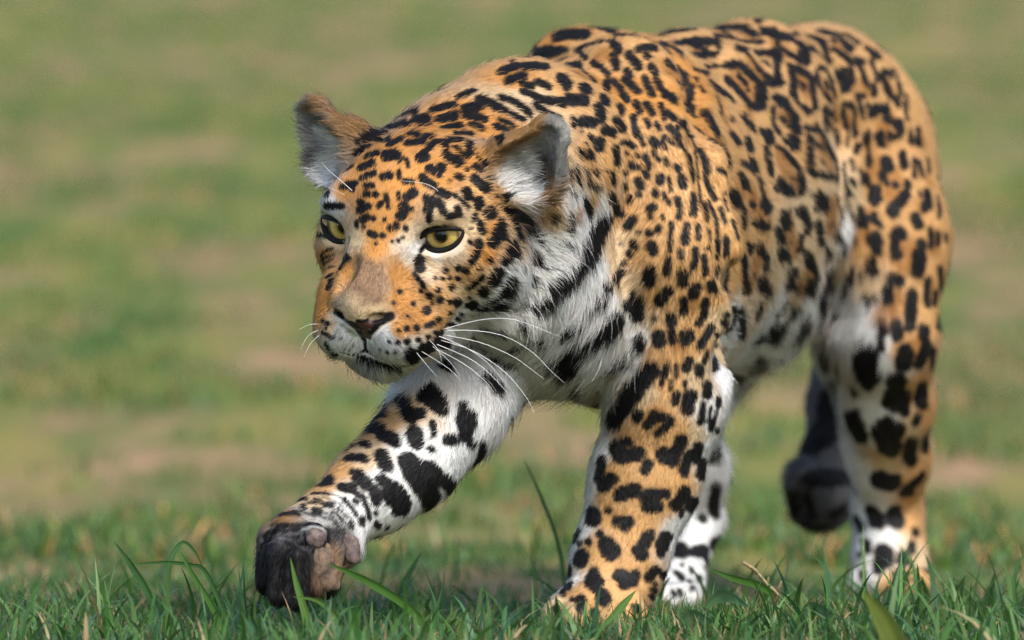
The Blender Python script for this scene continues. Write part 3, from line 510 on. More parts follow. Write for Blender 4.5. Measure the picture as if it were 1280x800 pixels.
# lie of the hair: photo x, y, direction on the picture, hair length in mm
FLOW = """480 360 .2 -1 3;455 340 .1 -1 3;470 300 .2 -1 4;500 230 .4 -1 5;440 230 -.1 -1 5;560 150 1 -.5 7;600 330 1 .4 7;570 385 1 .5 7;640 330 1 .5 12;670 300 1 .6 17;650 370 .8 .8 17;600 400 .8 .8 12;520 405 1 .2 4;500 440 1 .5 5;545 345 1 .5 5;410 330 -.6 .8 5;405 400 -1 .3 4;420 430 -.6 .7 5;470 462 .1 1 15;520 465 .4 1 15;440 452 -.2 1 12;590 250 .9 -.2 6;620 170 1 -.2 7;400 220 -1 0 9;405 170 -.8 -.4 11;412 195 -.9 -.2 14;640 215 .7 -.5 17;655 225 .8 -.3 18;412 180 -.9 -.2 16;660 235 .8 -.1 17;700 180 .3 -.6 5;640 168 .8 -.6 4;
700 110 .9 .2 6;760 70 .9 .3 6;800 120 .6 .7 6;700 270 .8 .8 14;740 240 .6 .9 13;730 300 -.2 1 16;760 180 .6 .8 6;840 200 .4 1 6;860 300 .2 1 6;800 300 -.5 .8 7;780 350 -.7 .7 13;740 380 -.7 .7 19;700 430 -.6 .8 21;760 450 -.5 .9 20;720 480 -.5 .9 20;650 450 -.5 .8 17;850 400 0 1 6;840 480 -.1 1 6;890 440 .2 1 7;800 600 -.15 1 4;750 600 -.3 1 5;770 720 -.2 1 4;870 560 .1 1 4;860 700 -.2 1 4;
900 60 1 .2 6;1000 60 1 .3 6;950 180 1 .3 7;1000 260 1 .35 10;930 320 1 .4 10;960 400 .8 .6 15;930 450 .7 .8 19;1000 430 .6 .9 20;980 455 .6 .9 22;1050 300 .5 1 13;1075 390 -.2 1 22;1055 430 -.3 1 18;1100 120 .8 .6 6;1140 200 .5 1 6;1110 260 .3 1 6;1160 320 .2 1 6;1130 420 0 1 6;1110 500 0 1 7;1110 600 0 1 5;1110 700 0 1 4;1040 520 0 1 13;1010 620 -.5 .3 14;
640 500 -.4 .9 11;600 540 -.7 .7 9;530 580 -.8 .6 7;450 560 -.7 .7 7;460 620 -.8 .6 6;400 640 -.8 .6 5;340 680 -.3 1 7;370 720 0 1 6;350 740 -.1 1 7;500 515 -.6 .8 9"""
# ------------------------------------------------------------------ coat colour on the form
def lattice(P, seed=0):
    """smooth value noise 0..1"""
    I = np.floor(P).astype(np.int64); fr = P - I
    fr = fr * fr * (3 - 2 * fr)
    out = np.zeros(len(P))
    for i in (0, 1):
        for j in (0, 1):
            for k in (0, 1):
                h = (I[:, 0] + i) * 374761393 + (I[:, 1] + j) * 668265263 + (I[:, 2] + k) * 2147483647 + seed * 974711
                h = (h ^ (h >> 13)) * 1274126177
                h = ((h ^ (h >> 16)) & 0xffff) / 65535.0
                w = (fr[:, 0] if i else 1 - fr[:, 0]) * (fr[:, 1] if j else 1 - fr[:, 1]) * (fr[:, 2] if k else 1 - fr[:, 2])
                out += w * h
    return out

def pick(px, py):
    """point and normal of the coat at a photo pixel, searching outward a little past the outline"""
    for r in (0, 2, 4, 7, 10, 14, 19, 25):
        for a in range(1 if r == 0 else 10):
            x, y = px + r * math.cos(a * .628), py + r * math.sin(a * .628)
            d = Vector(U(x, y, 1.0) - CAM).normalized()
            h = bvh.ray_cast(Vector(CAM), d)
            if h[0] is not None:
                return np.array(h[0]), np.array(h[1]), r
    return None

def parse(s, n=None):
    for t in s.replace('\n', '').split(';'):
        t = t.split()
        if t: yield t

STROKES = []      # (a, b, radius, M) in metres; M maps to the flattened frame of the coat around the stroke
def add_stroke(a, b, na, nb, r, seen_flat=True, wob=.26):
    c = (a + b) / 2; n = unit(na + nb + 1e-6)
    v = unit(c - CAM)
    M = np.eye(3)
    if seen_flat:
        cs = max(abs(v @ n), 0.34)
        f = v - (v @ n) * n
        if np.linalg.norm(f) > 0.05:
            f = unit(f); M = M - (1 - cs) * np.outer(f, f)
    M = M - 0.6 * np.outer(n, n)
    STROKES.append((a, b, r, M, wob))
for ti_, (ox, oy, s) in enumerate(MARKS):
    gr, ad, wb = (1.18, .55, .24) if ti_ < 5 else (1.3, .7, .75) if 14 <= ti_ <= 17 else (1.12, .6, .26) if ti_ in (5, 6) else (1.22, .8, .26)
    for t in parse(s):
        t = [float(q) for q in t]; r = t[-1]
        x0, y0, x1, y1 = ox + t[0] * .1875, oy + t[1] * .1875, ox + t[2] * .1875, oy + t[3] * .1875
        A, B = pick(x0, y0), pick(x1, y1)
        if A is None and B is None: continue
        A = A or B; B = B or A
        if abs(A[0][1] - B[0][1]) > 0.09: B = A
        add_stroke(A[0], B[0], A[1], B[1], (r * .1875 * gr + ad) * KPX * A[0][1], True, wb)
for t in parse(MARKS_PX):
    x0, y0, x1, y1, r = map(float, t)
    A, B = pick(x0, y0), pick(x1, y1)
    if A and B: add_stroke(A[0], B[0], A[1], B[1], r * KPX * A[0][1], True, .35)
# side of the animal that the photograph does not show: spots and rings of the same kind
vis = np.zeros(nv, bool)
for i in range(nv):
    d = Vector(V[i] - CAM); L = d.length
    if VN[i] @ np.array(d) < 0:
        h = bvh.ray_cast(Vector(CAM), d / L)
        vis[i] = h[0] is not None and h[3] > L - 0.012
rng = np.random.default_rng(11)
known = np.array([s[0] for s in STROKES] + [s[1] for s in STROKES])
hid = rng.permutation(np.nonzero(~vis)[0])
placed = np.zeros((0, 3))
for i in hid[::6]:
    p = V[i]
    if min(np.linalg.norm(p - q) for q in EARS) < .075: continue
    if np.linalg.norm(p - HC) < .19 and (p - HC) @ hf > .0: continue
    if len(placed) and ((placed - p) ** 2).sum(1).min() < 0.034 ** 2: continue
    if ((known - p) ** 2).sum(1).min() < 0.024 ** 2: continue
    placed = np.vstack([placed, p])
    n = VN[i]; u = unit(np.cross(n, rng.normal(size=3))); w = np.cross(n, u)
    if p[2] > 0.30 and p[1] > 6.3:
        for k in range(4):
            a0, a1 = k * 1.57, k * 1.57 + .9
            add_stroke(p + .013 * (u * math.cos(a0) + w * math.sin(a0)), p + .013 * (u * math.cos(a1) + w * math.sin(a1)), n, n, .0055, False)
    else:
        add_stroke(p - u * .004, p + u * .006, n, n, rng.uniform(.006, .010), False)

def px_list(s):
    return [[float(q) for q in t] for t in parse(s)]

def stroke_mask(P, strokes, soft, wob=0.0):
    m = np.zeros(len(P))
    P1 = P
    if wob:                                            # bend the long rings of the flank into uneven curves
        P1 = P + .0075 * np.stack([lattice(P * 52, q) - .5 for q in (51, 52, 53)], 1) + .004 * np.stack([lattice(P * 120, q) - .5 for q in (54, 55, 56)], 1)
    if wob:
        nz = lattice(P * 110, 3) - .5 + .6 * (lattice(P * 300, 5) - .5)
    order = np.argsort(P[:, 0]); xs = P[order, 0]
    for a, b, r, M, *wb in strokes:
        R = r * 3.2 + soft + .002
        i0 = np.searchsorted(xs, min(a[0], b[0]) - R); i1 = np.searchsorted(xs, max(a[0], b[0]) + R)
        ix = order[i0:i1]
        Q = P[ix]
        s = ((Q[:, 1] > min(a[1], b[1]) - R) & (Q[:, 1] < max(a[1], b[1]) + R) & (Q[:, 2] > min(a[2], b[2]) - R) & (Q[:, 2] < max(a[2], b[2]) + R))
        ix = ix[s]
        if not len(ix): continue
        Q = ((P1[ix] if wb and wb[0] > .4 else P[ix]) - a) @ M.T; ab = M @ (b - a)
        t = np.clip(Q @ ab / (ab @ ab + 1e-12), 0, 1)
        d = np.sqrt(((Q - t[:, None] * ab) ** 2).sum(1))
        rr = r * (1 + wb[0] * nz[ix]) if wob else r
        m[ix] = np.maximum(m[ix], np.clip((rr - d) / soft + .5, 0, 1))
    return m

def skin_strokes(s, keep=3):
    out = []
    for x0, y0, x1, y1, r in px_list(s):
        A, B = pick(x0, y0), pick(x1, y1)
        if A and B: out.append((A[0], B[0], r * KPX * A[0][1], np.eye(3)))
    return out
NK, NP = skin_strokes(NOSE_K), skin_strokes(NOSE_P)
MID = []
for x, y, r in px_list(MIDDLES):
    A = pick(x, y); MID.append((A[0], A[0] + 1e-4, r * 1.35 * KPX * A[0][1], np.eye(3)))

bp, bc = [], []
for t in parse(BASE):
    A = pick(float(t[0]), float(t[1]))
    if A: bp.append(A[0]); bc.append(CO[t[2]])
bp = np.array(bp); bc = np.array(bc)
fp, fd, fl = [], [], []
for t in parse(FLOW):
    x, y, dx, dy, L = map(float, t)
    A = pick(x, y)
    if A: fp.append(A[0]); fd.append(unit((dx, 0.25 * max(dx, 0), -dy))); fl.append(L)
fp = np.array(fp); fd = np.array(fd); fl = np.array(fl)

def shepard(P, pts, vals, eps, power):
    out = np.zeros((len(P), vals.shape[1]))
    for i in range(0, len(P), 20000):
        Q = P[i:i + 20000]
        d2 = ((Q ** 2).sum(1)[:, None] + (pts ** 2).sum(1)[None] - 2 * Q @ pts.T).clip(0) + eps * eps
        w = d2 ** (-power / 2)
        out[i:i + 20000] = (w @ vals) / w.sum(1)[:, None]
    return out
wobble = np.stack([lattice(V * 60, k) - .5 for k in (21, 22, 23)], 1) * 0.012
face_front = ((V - HC) @ hf > .06) & (np.linalg.norm(V - HC, axis=1) < .2)
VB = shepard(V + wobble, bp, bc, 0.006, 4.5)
bm_ = np.clip(1.25 - np.abs(VB - np.array(CO['B'])).sum(1) / .3, 0, 1) * face_front
VBM = bm_.copy()
VB = VB * (1 + bm_ * (.6 * (lattice(V * 420, 34) - .5) + .9 * (lattice(V * 900, 35) - .5)))[:, None]
pw = np.clip(1.4 - np.linalg.norm(V - U(355, 700, 5.91), axis=1) / .06, 0, 1) * np.clip(lattice(V * np.array((420, 420, 130)), 33) * 2.4 - 1.1, 0, 1)
VB = VB * (1 - .2 * pw[:, None]) + np.array((.10, .105, .12)) * .2 * pw[:, None]
fx = shepard(V, fp, np.concatenate([fd, fl[:, None]], 1), 0.02, 4.0)
VF = fx[:, :3]; VL = fx[:, 3] * 0.001
VF = VF - (VF * VN).sum(1)[:, None] * VN
VF /= np.linalg.norm(VF, axis=1)[:, None] + 1e-6

INK = np.array((.010, .0095, .010)); SKIN_P = np.array((.075, .035, .028)); SKIN_K = np.array((.010, .009, .010))
def coat(P, base, soft=.0016):
    c = base.copy()
    m = stroke_mask(P, MID, .011)[:, None] * .85
    c = c * (1 - m) + np.array(CO['M']) * m
    m = stroke_mask(P, STROKES, soft, .26)[:, None]
    c = c * (1 - m) + INK * m
    p = stroke_mask(P, NP, .002)[:, None]; k = stroke_mask(P, NK, .0016)[:, None]
    c = c * (1 - p) + SKIN_P * p
    c = c * (1 - k) + SKIN_K * k
    return c, np.maximum(p, k)[:, 0]
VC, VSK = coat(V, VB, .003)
def coat_skin(P):
    return np.maximum(stroke_mask(P, NP, .002), stroke_mask(P, NK, .0016))

# ------------------------------------------------------------------ materials
def mat(name, color=(.5, .5, .5), rough=.6, spec=.5, attr=None, bump=None, **kw):
    m = bpy.data.materials.new(name); m.use_nodes = True
    nt = m.node_tree; b = nt.nodes['Principled BSDF']
    b.inputs['Base Color'].default_value = (*color, 1)
    b.inputs['Roughness'].default_value = rough
    b.inputs['Specular IOR Level'].default_value = spec
    if attr:
        a = nt.nodes.new('ShaderNodeAttribute'); a.attribute_name = attr
        nt.links.new(a.outputs['Color'], b.inputs['Base Color'])
    if bump:
        sc, st, ds = bump
        n = nt.nodes.new('ShaderNodeTexNoise'); n.inputs['Scale'].default_value = sc; n.inputs['Detail'].default_value = 4
        tc = nt.nodes.new('ShaderNodeTexCoord'); nt.links.new(tc.outputs['Object'], n.inputs['Vector'])
        u = nt.nodes.new('ShaderNodeBump'); u.inputs['Strength'].default_value = st; u.inputs['Distance'].default_value = ds
        nt.links.new(n.outputs['Fac'], u.inputs['Height']); nt.links.new(u.outputs['Normal'], b.inputs['Normal'])
    for k, v in kw.items():
        b.inputs[k].default_value = v
    return m

def color_attr(me, name, C):
    a = me.attributes.new(name, 'FLOAT_COLOR', 'POINT')
    a.data.foreach_set('color', np.concatenate([C, np.ones((len(C), 1))], 1).astype(np.float32).ravel())

def link(o, parent=None):
    col.objects.link(o)
    if parent is not None: o.parent = parent
    return o
jaguar = bpy.data.objects.new('jaguar', None)
jaguar['label'] = 'spotted orange and white jaguar stalking through grass with one forepaw raised'
jaguar['category'] = 'jaguar'
link(jaguar)
color_attr(me, 'coat', VC)
sk = mat('coat_skin', rough=.62, spec=.3, attr='coat', bump=(900, .45, .0007))
wa = me.attributes.new('wet', 'FLOAT', 'POINT'); wa.data.foreach_set('value', (.66 - .40 * VSK).astype(np.float32))
an = sk.node_tree.nodes.new('ShaderNodeAttribute'); an.attribute_name = 'wet'
sk.node_tree.links.new(an.outputs['Fac'], sk.node_tree.nodes['Principled BSDF'].inputs['Roughness'])
me.materials.append(sk)
link(bpy.data.objects.new('body', me), jaguar)

# ------------------------------------------------------------------ fur
NH = 430000
ta = np.linalg.norm(np.cross(V[T[:, 1]] - V[T[:, 0]], V[T[:, 2]] - V[T[:, 0]]), axis=1) / 2
wv = np.where(vis, 1.0, .30) * (1 + 1.1 * np.clip((.0075 - VL) / .004, 0, 1)) * (1 - VSK)
face = (np.linalg.norm(V - HC, axis=1) < .2)
wv = wv * np.where(face, 1.9, 1.0)
tw = ta * wv[T].mean(1)
cs = np.cumsum(tw); cs /= cs[-1]
ti = np.searchsorted(cs, rng.random(NH))
r1, r2 = np.sqrt(rng.random(NH)), rng.random(NH)
w3 = np.stack([1 - r1, r1 * (1 - r2), r1 * r2], 1)
def tri(A):
    return (A[T[ti]] * w3[..., None]).sum(1)
P0 = tri(V); N0 = tri(VN); N0 /= np.linalg.norm(N0, axis=1)[:, None]
F0 = tri(VF); F0 -= (F0 * N0).sum(1)[:, None] * N0; F0 /= np.linalg.norm(F0, axis=1)[:, None] + 1e-6
L0 = tri(VL[:, None])[:, 0]
BM0 = tri(VBM[:, None])[:, 0]
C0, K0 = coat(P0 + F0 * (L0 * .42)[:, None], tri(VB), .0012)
K0 = np.maximum(K0, coat_skin(P0))
ok = K0 < .25
for s, c, al, af, au in EYE:                       # no hair on the eye itself
    q = P0 - c
    ok &= ~(((q @ al) / (31 * HS)) ** 2 + ((q @ au + 1.5 * HS) / (21 * HS)) ** 2 < 1) | (np.linalg.norm(q, axis=1) > 48 * HS)
P0, N0, F0, L0, C0, BM0 = P0[ok], N0[ok], F0[ok], L0[ok], C0[ok], BM0[ok]
n = len(P0)
S0 = np.cross(N0, F0)
clump = np.stack([lattice(P0 * 110, 41) - .5, lattice(P0 * 110, 42) - .5], 1)
L = L0 * rng.uniform(.7, 1.2, n) * (1 + .35 * (lattice(P0 * 70, 44) - .5))
fine = np.clip((L0 - .006) / .008, .25, 1)
side = clump[:, 0] * .9 * fine + rng.normal(0, .15, n)
earm = np.clip(1.6 - np.min([np.linalg.norm(P0 - q, axis=1) for q in EARS], 0) / .04, 0, 1)
lift = .3 * earm + .24 + .16 * fine + clump[:, 1] * .28 * fine + rng.normal(0, .05, n)
stray = rng.random(n) < .05
L = np.where(stray, L * 1.55, L); lift = np.where(stray, lift + .3, lift); side = np.where(stray, side * 2, side)
dirv = F0 + S0 * side[:, None]; dirv /= np.linalg.norm(dirv, axis=1)[:, None]
NPT = 4
pos = np.zeros((n, NPT, 3)); rad = np.zeros((n, NPT), np.float32)
r0 = (.00022 + .00006 * rng.random(n)) * np.where(L0 > .012, .85, 1.0)
for j in range(NPT):
    s = j / (NPT - 1)
    pos[:, j] = P0 - N0 * .0004 + (L * s)[:, None] * dirv * (.90 + .1 * s) + (L * (lift * 1.25 * s - lift * .65 * s * s))[:, None] * N0
    pos[:, j, 2] -= (L * .12 * s * s) * np.clip(L0 / .02, 0, 1)
    rad[:, j] = r0 * (1 - .78 * s ** 1.5)
C0 = C0 * rng.uniform(.80, 1.16, n)[:, None] * (1 + .10 * (lattice(P0 * 45, 47) - .5))[:, None]
C0 = C0 * (1 + rng.normal(0, .03, (n, 3)))
C0 = C0 * (1 + rng.uniform(-.45, .45, n) * BM0)[:, None]
hc_ = bpy.data.hair_curves.new('fur')
hc_.add_curves([NPT] * n)
hc_.attributes['position'].data.foreach_set('vector', pos.astype(np.float32).ravel())
(hc_.attributes.get('radius') or hc_.attributes.new('radius', 'FLOAT', 'POINT')).data.foreach_set('value', rad.ravel())
a = hc_.attributes.new('coat', 'FLOAT_COLOR', 'CURVE')
a.data.foreach_set('color', np.concatenate([C0.clip(0, 1), np.ones((n, 1))], 1).astype(np.float32).ravel())
Nn = N0 * .82 + dirv * .12 + rng.normal(0, .12, (n, 3)); Nn /= np.linalg.norm(Nn, axis=1)[:, None]
a = hc_.attributes.new('lie', 'FLOAT_VECTOR', 'CURVE')
a.data.foreach_set('vector', Nn.astype(np.float32).ravel())
fm = mat('fur_hair', rough=.65, spec=.12, attr='coat')
nt = fm.node_tree
an = nt.nodes.new('ShaderNodeAttribute'); an.attribute_name = 'lie'
nt.links.new(an.outputs['Vector'], nt.nodes['Principled BSDF'].inputs['Normal'])
hc_.materials.append(fm)
fur = link(bpy.data.objects.new('fur', hc_), jaguar)
fur['kind'] = 'stuff'
scene.cycles_curves.shape = 'RIBBONS'
scene.cycles_curves.subdivisions = 1
# ------------------------------------------------------------------ eyes, whiskers, pads
def grid_mesh(name, rows, close_u=True, cap=None):
    """rows: list of rings (n,3)"""
    R = np.array(rows); a, b = R.shape[:2]
    Vv = R.reshape(-1, 3); Fv = []
    for i in range(a - 1):
        for j in range(b if close_u else b - 1):
            k = (j + 1) % b
            Fv.append((i * b + j, i * b + k, (i + 1) * b + k, (i + 1) * b + j))
    m = mesh_from(name, Vv, np.array(Fv))
    m.polygons.foreach_set('use_smooth', np.ones(len(m.polygons), bool))
    return m

def sphere_patch(c, ax, R, th0, th1, nr=12, ns=32, zs=1.0):
    """rings around direction ax[1] between polar angles"""
    rows = []
    for i in range(nr + 1):
        t = th0 + (th1 - th0) * i / nr
        rows.append([c + R * (math.sin(t) * (math.cos(p) * ax[0] + math.sin(p) * ax[2]) + math.cos(t) * ax[1] * zs)
                     for p in np.linspace(0, 2 * math.pi, ns, endpoint=False)])
    return rows

def iris_mat():
    m = mat('iris', (.3, .25, .06), .25, .5)
    nt = m.node_tree; b = nt.nodes['Principled BSDF']
    a = nt.nodes.new('ShaderNodeAttribute'); a.attribute_name = 'tone'
    nz = nt.nodes.new('ShaderNodeTexNoise'); nz.inputs['Scale'].default_value = 420; nz.inputs['Detail'].default_value = 3
    tc = nt.nodes.new('ShaderNodeTexCoord'); nt.links.new(tc.outputs['Object'], nz.inputs['Vector'])
    mx = nt.nodes.new('ShaderNodeMix'); mx.data_type = 'RGBA'; mx.blend_type = 'MULTIPLY'; mx.inputs['Factor'].default_value = .3
    nt.links.new(a.outputs['Color'], mx.inputs[6]); nt.links.new(nz.outputs['Color'], mx.inputs[7])
    nt.links.new(mx.outputs[2], b.inputs['Base Color'])
    
    return m
M_iris = iris_mat()
M_white = mat('eye_white', (.10, .075, .05), .2, .5)
M_black = mat('pupil', (.003, .003, .003), .3, .2)
M_lid = mat('eyelid_skin', (.010, .009, .009), .6, .2, bump=(1200, .3, .0004))
M_cornea = bpy.data.materials.new('cornea'); M_cornea.use_nodes = True
nt = M_cornea.node_tree; nt.nodes.remove(nt.nodes['Principled BSDF'])
q = [nt.nodes.new(k) for k in ('ShaderNodeBsdfTransparent', 'ShaderNodeBsdfGlossy', 'ShaderNodeFresnel', 'ShaderNodeMixShader')]
q[1].inputs['Roughness'].default_value = .07; q[2].inputs['IOR'].default_value = 1.42
nt.links.new(q[2].outputs[0], q[3].inputs[0]); nt.links.new(q[0].outputs[0], q[3].inputs[1]); nt.links.new(q[1].outputs[0], q[3].inputs[2])
nt.links.new(q[3].outputs[0], nt.nodes['Material Output'].inputs['Surface'])
ER = 30 * HS
for s, c, al, af, au in EYE:
    gaze = unit(hf * .62 + unit(CAM - c) * .52 + hu * .03)
    gu = unit(hu - gaze * (hu @ gaze)); gl = np.cross(gaze, gu)
    ax = (gl, gaze, gu)
    e = link(bpy.data.objects.new('eye', grid_mesh('eye', sphere_patch(c, ax, ER, .72, 2.2))), jaguar)
    e.data.materials.append(M_white)
    rows = sphere_patch(c, ax, ER * 1.004, .16, .80, 14, 40)
    mi = grid_mesh('iris', rows)
    tone = []
    for i in range(15):
        q = i / 14
        colr = np.array((.46, .27, .055)) * (1 - q) + np.array((.78, .62, .19)) * q
        if q < .45: colr = colr * (.45 + .55 * q / .45)
        if q > .74: colr = colr * (1 - (q - .74) / .26 * .93)
        tone += [colr * (1 + .10 * math.sin(j * 2.7)) for j in range(40)]
    color_attr(mi, 'tone', np.array(tone)); mi.materials.append(M_iris)
    link(bpy.data.objects.new('iris', mi), e)
    mp = grid_mesh('pupil', sphere_patch(c, ax, ER * 1.010, .002, .255, 5, 28)); mp.materials.append(M_black)
    link(bpy.data.objects.new('pupil', mp), e)
    mc = grid_mesh('cornea', sphere_patch(c + gaze * ER * .74, ax, ER * .39, .004, 1.2, 12, 36)); mc.materials.append(M_cornea)
    link(bpy.data.objects.new('cornea', mc), e)
    # lids: an almond rim lying on the eyeball
    tilt = math.radians(11) * s
    rows = [[], [], [], [], []]
    for t in np.linspace(0, 2 * math.pi, 72, endpoint=False):
        x, sy = math.cos(t), math.sin(t)
        w = 29
        y = (11.6 if sy > 0 else 14.5) * math.copysign(abs(sy) ** 1.25, sy)
        xi = x * w
        inner = max(0, -x * s) ** 6
        if inner > 0: y -= inner * 7; xi += -s * inner * 5
        if x * s > 0: y += (x * s) ** 6 * 2.5
        for k, (g, dz) in enumerate(((.90, 28.5), (.95, 33.4), (1.03, 35.4), (1.13, 35.0), (1.26, 30.0))):
            gx, gy = xi * (1 + (g - 1) * .55), y * g + (math.copysign(1.6, sy) * (g - 1) * 10)
            px = gx * math.cos(tilt) - gy * math.sin(tilt); py = gx * math.sin(tilt) + gy * math.cos(tilt)
            if sy > 0: dz += (0, .3, .6, .5, 0)[k] * sy
            z = math.sqrt(max(dz * dz - .80 * (px * px + py * py), 40))
            rows[k].append(c + HS * (px * al + py * au + z * af))
    ml = grid_mesh('eyelid', rows); ml.materials.append(M_lid)
    link(bpy.data.objects.new('eyelid', ml), jaguar)

def tube(name, pts, r0, r1, sides=5, steps=14):
    pts = np.array(pts, float)
    u = np.linspace(0, len(pts) - 1, steps); out = []
    for q in u:                                      # Catmull-Rom
        i = min(int(q), len(pts) - 2); f = q - i
        p0, p1, p2, p3 = pts[max(i - 1, 0)], pts[i], pts[i + 1], pts[min(i + 2, len(pts) - 1)]
        out.append(.5 * ((2 * p1) + (-p0 + p2) * f + (2 * p0 - 5 * p1 + 4 * p2 - p3) * f * f + (-p0 + 3 * p1 - 3 * p2 + p3) * f ** 3))
    out = np.array(out); rows = []
    for i, p in enumerate(out):
        t = unit(out[min(i + 1, steps - 1)] - out[max(i - 1, 0)])
        a = unit(np.cross(t, (0.3, 1, 0.2))); b = np.cross(t, a)
        r = r0 + (r1 - r0) * i / (steps - 1)
        rows.append([p + r * (math.cos(k * 2 * math.pi / sides) * a + math.sin(k * 2 * math.pi / sides) * b) for k in range(sides)])
    return grid_mesh(name, rows)
M_whisk = mat('whisker', (.82, .82, .80), .35, .5)
WHISK = ["553 412 600 400 640 399 680 413 702 422;.035", "553 414 590 413 630 420 665 440 690 465 706 479;.03", "556 419 600 428 640 445 662 460 680 474;.02",
 "550 425 590 438 625 460 645 480 660 500 668 517;.04", "545 430 590 450 620 475 641 501;.035", "545 436 580 455 605 475 618 491;.03", "525 438 560 460 576 476;.03",
 "514 474 525 492 537 514;.01", "505 470 507 490 508 504;.005", "520 440 535 458 547 471;.03", "548 420 585 436 612 456 630 478;.05", "540 432 562 452 575 470;.045",
 "652 378 664 398 668 428;.02", "660 374 676 392 684 414;.02", "441 239 424 224 411 213 401 202;.02", "431 244 420 238 408 233;.02", "548 240 543 235 529 229 502 226;.02",
 "399 412 385 420 376 436;.0", "400 418 388 430 380 446;.0", "399 405 386 406 374 412;.0", "536 424 548 438 552 452;.03"]
for w in WHISK:
    p, dep = w.split(';'); p = [float(q) for q in p.split()]; dep = float(dep)
    A = pick(p[0], p[1])
    if not A: continue
    Y0 = A[0][1]; m = len(p) // 2
    pts = [U(p[2 * i], p[2 * i + 1], Y0 + .001 - dep * (i / (m - 1)) ** .8) for i in range(m)]
    thin = m < 4
    mw = tube('whisker', pts, .00040 if not thin else .00030, .00008); mw.materials.append(M_whisk)
    link(bpy.data.objects.new('whisker', mw), jaguar)

def pad_mat(name, c1, c2, sc):
    m = mat(name, c1, .6, .3, bump=(520, .5, .0012)); nt = m.node_tree; b = nt.nodes['Principled BSDF']
    q = nt.nodes.new('ShaderNodeTexNoise'); q.inputs['Scale'].default_value = sc; q.inputs['Detail'].default_value = 5
    tc = nt.nodes.new('ShaderNodeTexCoord'); nt.links.new(tc.outputs['Object'], q.inputs['Vector'])
    r = nt.nodes.new('ShaderNodeValToRGB'); r.color_ramp.elements[0].position = .36; r.color_ramp.elements[1].position = .64
    r.color_ramp.elements[0].color = (*c1, 1); r.color_ramp.elements[1].color = (*c2, 1)
    nt.links.new(q.outputs['Fac'], r.inputs['Fac']); nt.links.new(r.outputs['Color'], b.inputs['Base Color'])
    return m
M_pad = pad_mat('toe_pad_skin', (.07, .05, .044), (.17, .125, .112), 160)
M_pad2 = pad_mat('palm_pad_skin', (.055, .038, .028), (.21, .14, .09), 110)
def pad(px, py, rx, ry, rot, m, proud=.45):
    A = pick(px, py)
    c, nrm = A[0], unit(A[1] * .6 + unit(CAM - A[0]) * .7)
    k = KPX * c[1]; c = c - nrm * k * min(rx, ry) * proud * .35
    u = unit(np.cross((0, 0, 1.0), nrm)); v = np.cross(nrm, u)
    u, v = u * math.cos(rot) + v * math.sin(rot), v * math.cos(rot) - u * math.sin(rot)
    rows = []
    for i in range(17):
        t = .02 + (math.pi - .04) * i / 16
        row = []
        for p in np.linspace(0, 2 * math.pi, 36, endpoint=False):
            q = rx * math.sin(t) * math.cos(p) * u + ry * math.sin(t) * math.sin(p) * v + proud * min(rx, ry) * math.cos(t) * nrm
            w = c + k * q
            row.append(c + k * q * (.74 + .42 * lattice(np.array([w * 75]), 91)[0] + .16 * lattice(np.array([w * 210]), 92)[0]))
        rows.append(row)
    g = grid_mesh('paw_pad', rows); g.materials.append(m)
    link(bpy.data.objects.new('paw_pad', g), jaguar)
pad(396, 673, 13, 12, 0, M_pad, .6)
pad(405, 710, 19, 35, .28, M_pad2, .34)
pad(440, 685, 11, 18, .3, M_pad, .45)
# ------------------------------------------------------------------ grass
def blades(name, X, Y, H, Wd, lean, azi, colr, seg=4, curl=None):
    """flat tapering blades, bent over along azi; one mesh"""
    n = len(X); Z = ground_z(X, Y)
    base = np.stack([X, Y, Z - .004], 1)
    d = np.stack([np.cos(azi), np.sin(azi), np.zeros(n)], 1)
    sd = np.stack([-np.sin(azi), np.cos(azi), np.zeros(n)], 1)
    tw = rng2.uniform(-.9, .9, n)
    sd = sd * np.cos(tw)[:, None] + d * np.sin(tw)[:, None]
    Vv = np.zeros((n, 2 * seg + 1, 3))
    for j in range(seg + 1):
        s = j / seg
        ang = lean * s * 1.0
        hx = H * np.where(lean < .05, lean * s * s / 2, (1 - np.cos(lean * s)) / np.maximum(lean, .05))
        hz = H * np.where(lean < .05, s, np.sin(lean * s) / np.maximum(lean, .05))
        c = base + d * hx[:, None]; c[:, 2] += hz
        w = Wd * (1 - s ** 2.2) * (.75 + .5 * min(s * 3, 1) * .5)
        if j < seg:
            Vv[:, 2 * j] = c - sd * w[:, None] / 2; Vv[:, 2 * j + 1] = c + sd * w[:, None] / 2
        else:
            Vv[:, 2 * seg] = c
    k = 2 * seg + 1
    o = np.arange(n)[:, None] * k
    Fq = []
    for j in range(seg - 1):
        Fq.append(np.concatenate([o + 2 * j, o + 2 * j + 1, o + 2 * j + 3], 1)); Fq.append(np.concatenate([o + 2 * j, o + 2 * j + 3, o + 2 * j + 2], 1))
    Fq.append(np.concatenate([o + 2 * seg - 2, o + 2 * seg - 1, o + 2 * seg], 1))
    m = mesh_from(name, Vv.reshape(-1, 3), np.concatenate(Fq))
    tip = np.linspace(0, 1, k)[None, :, None]
    cc = np.repeat(colr[:, None], k, 1) * (1 + .0 * tip)
    color_attr(m, 'tone', cc.reshape(-1, 3))
    m.polygons.foreach_set('use_smooth', np.ones(len(m.polygons), bool))
    return m

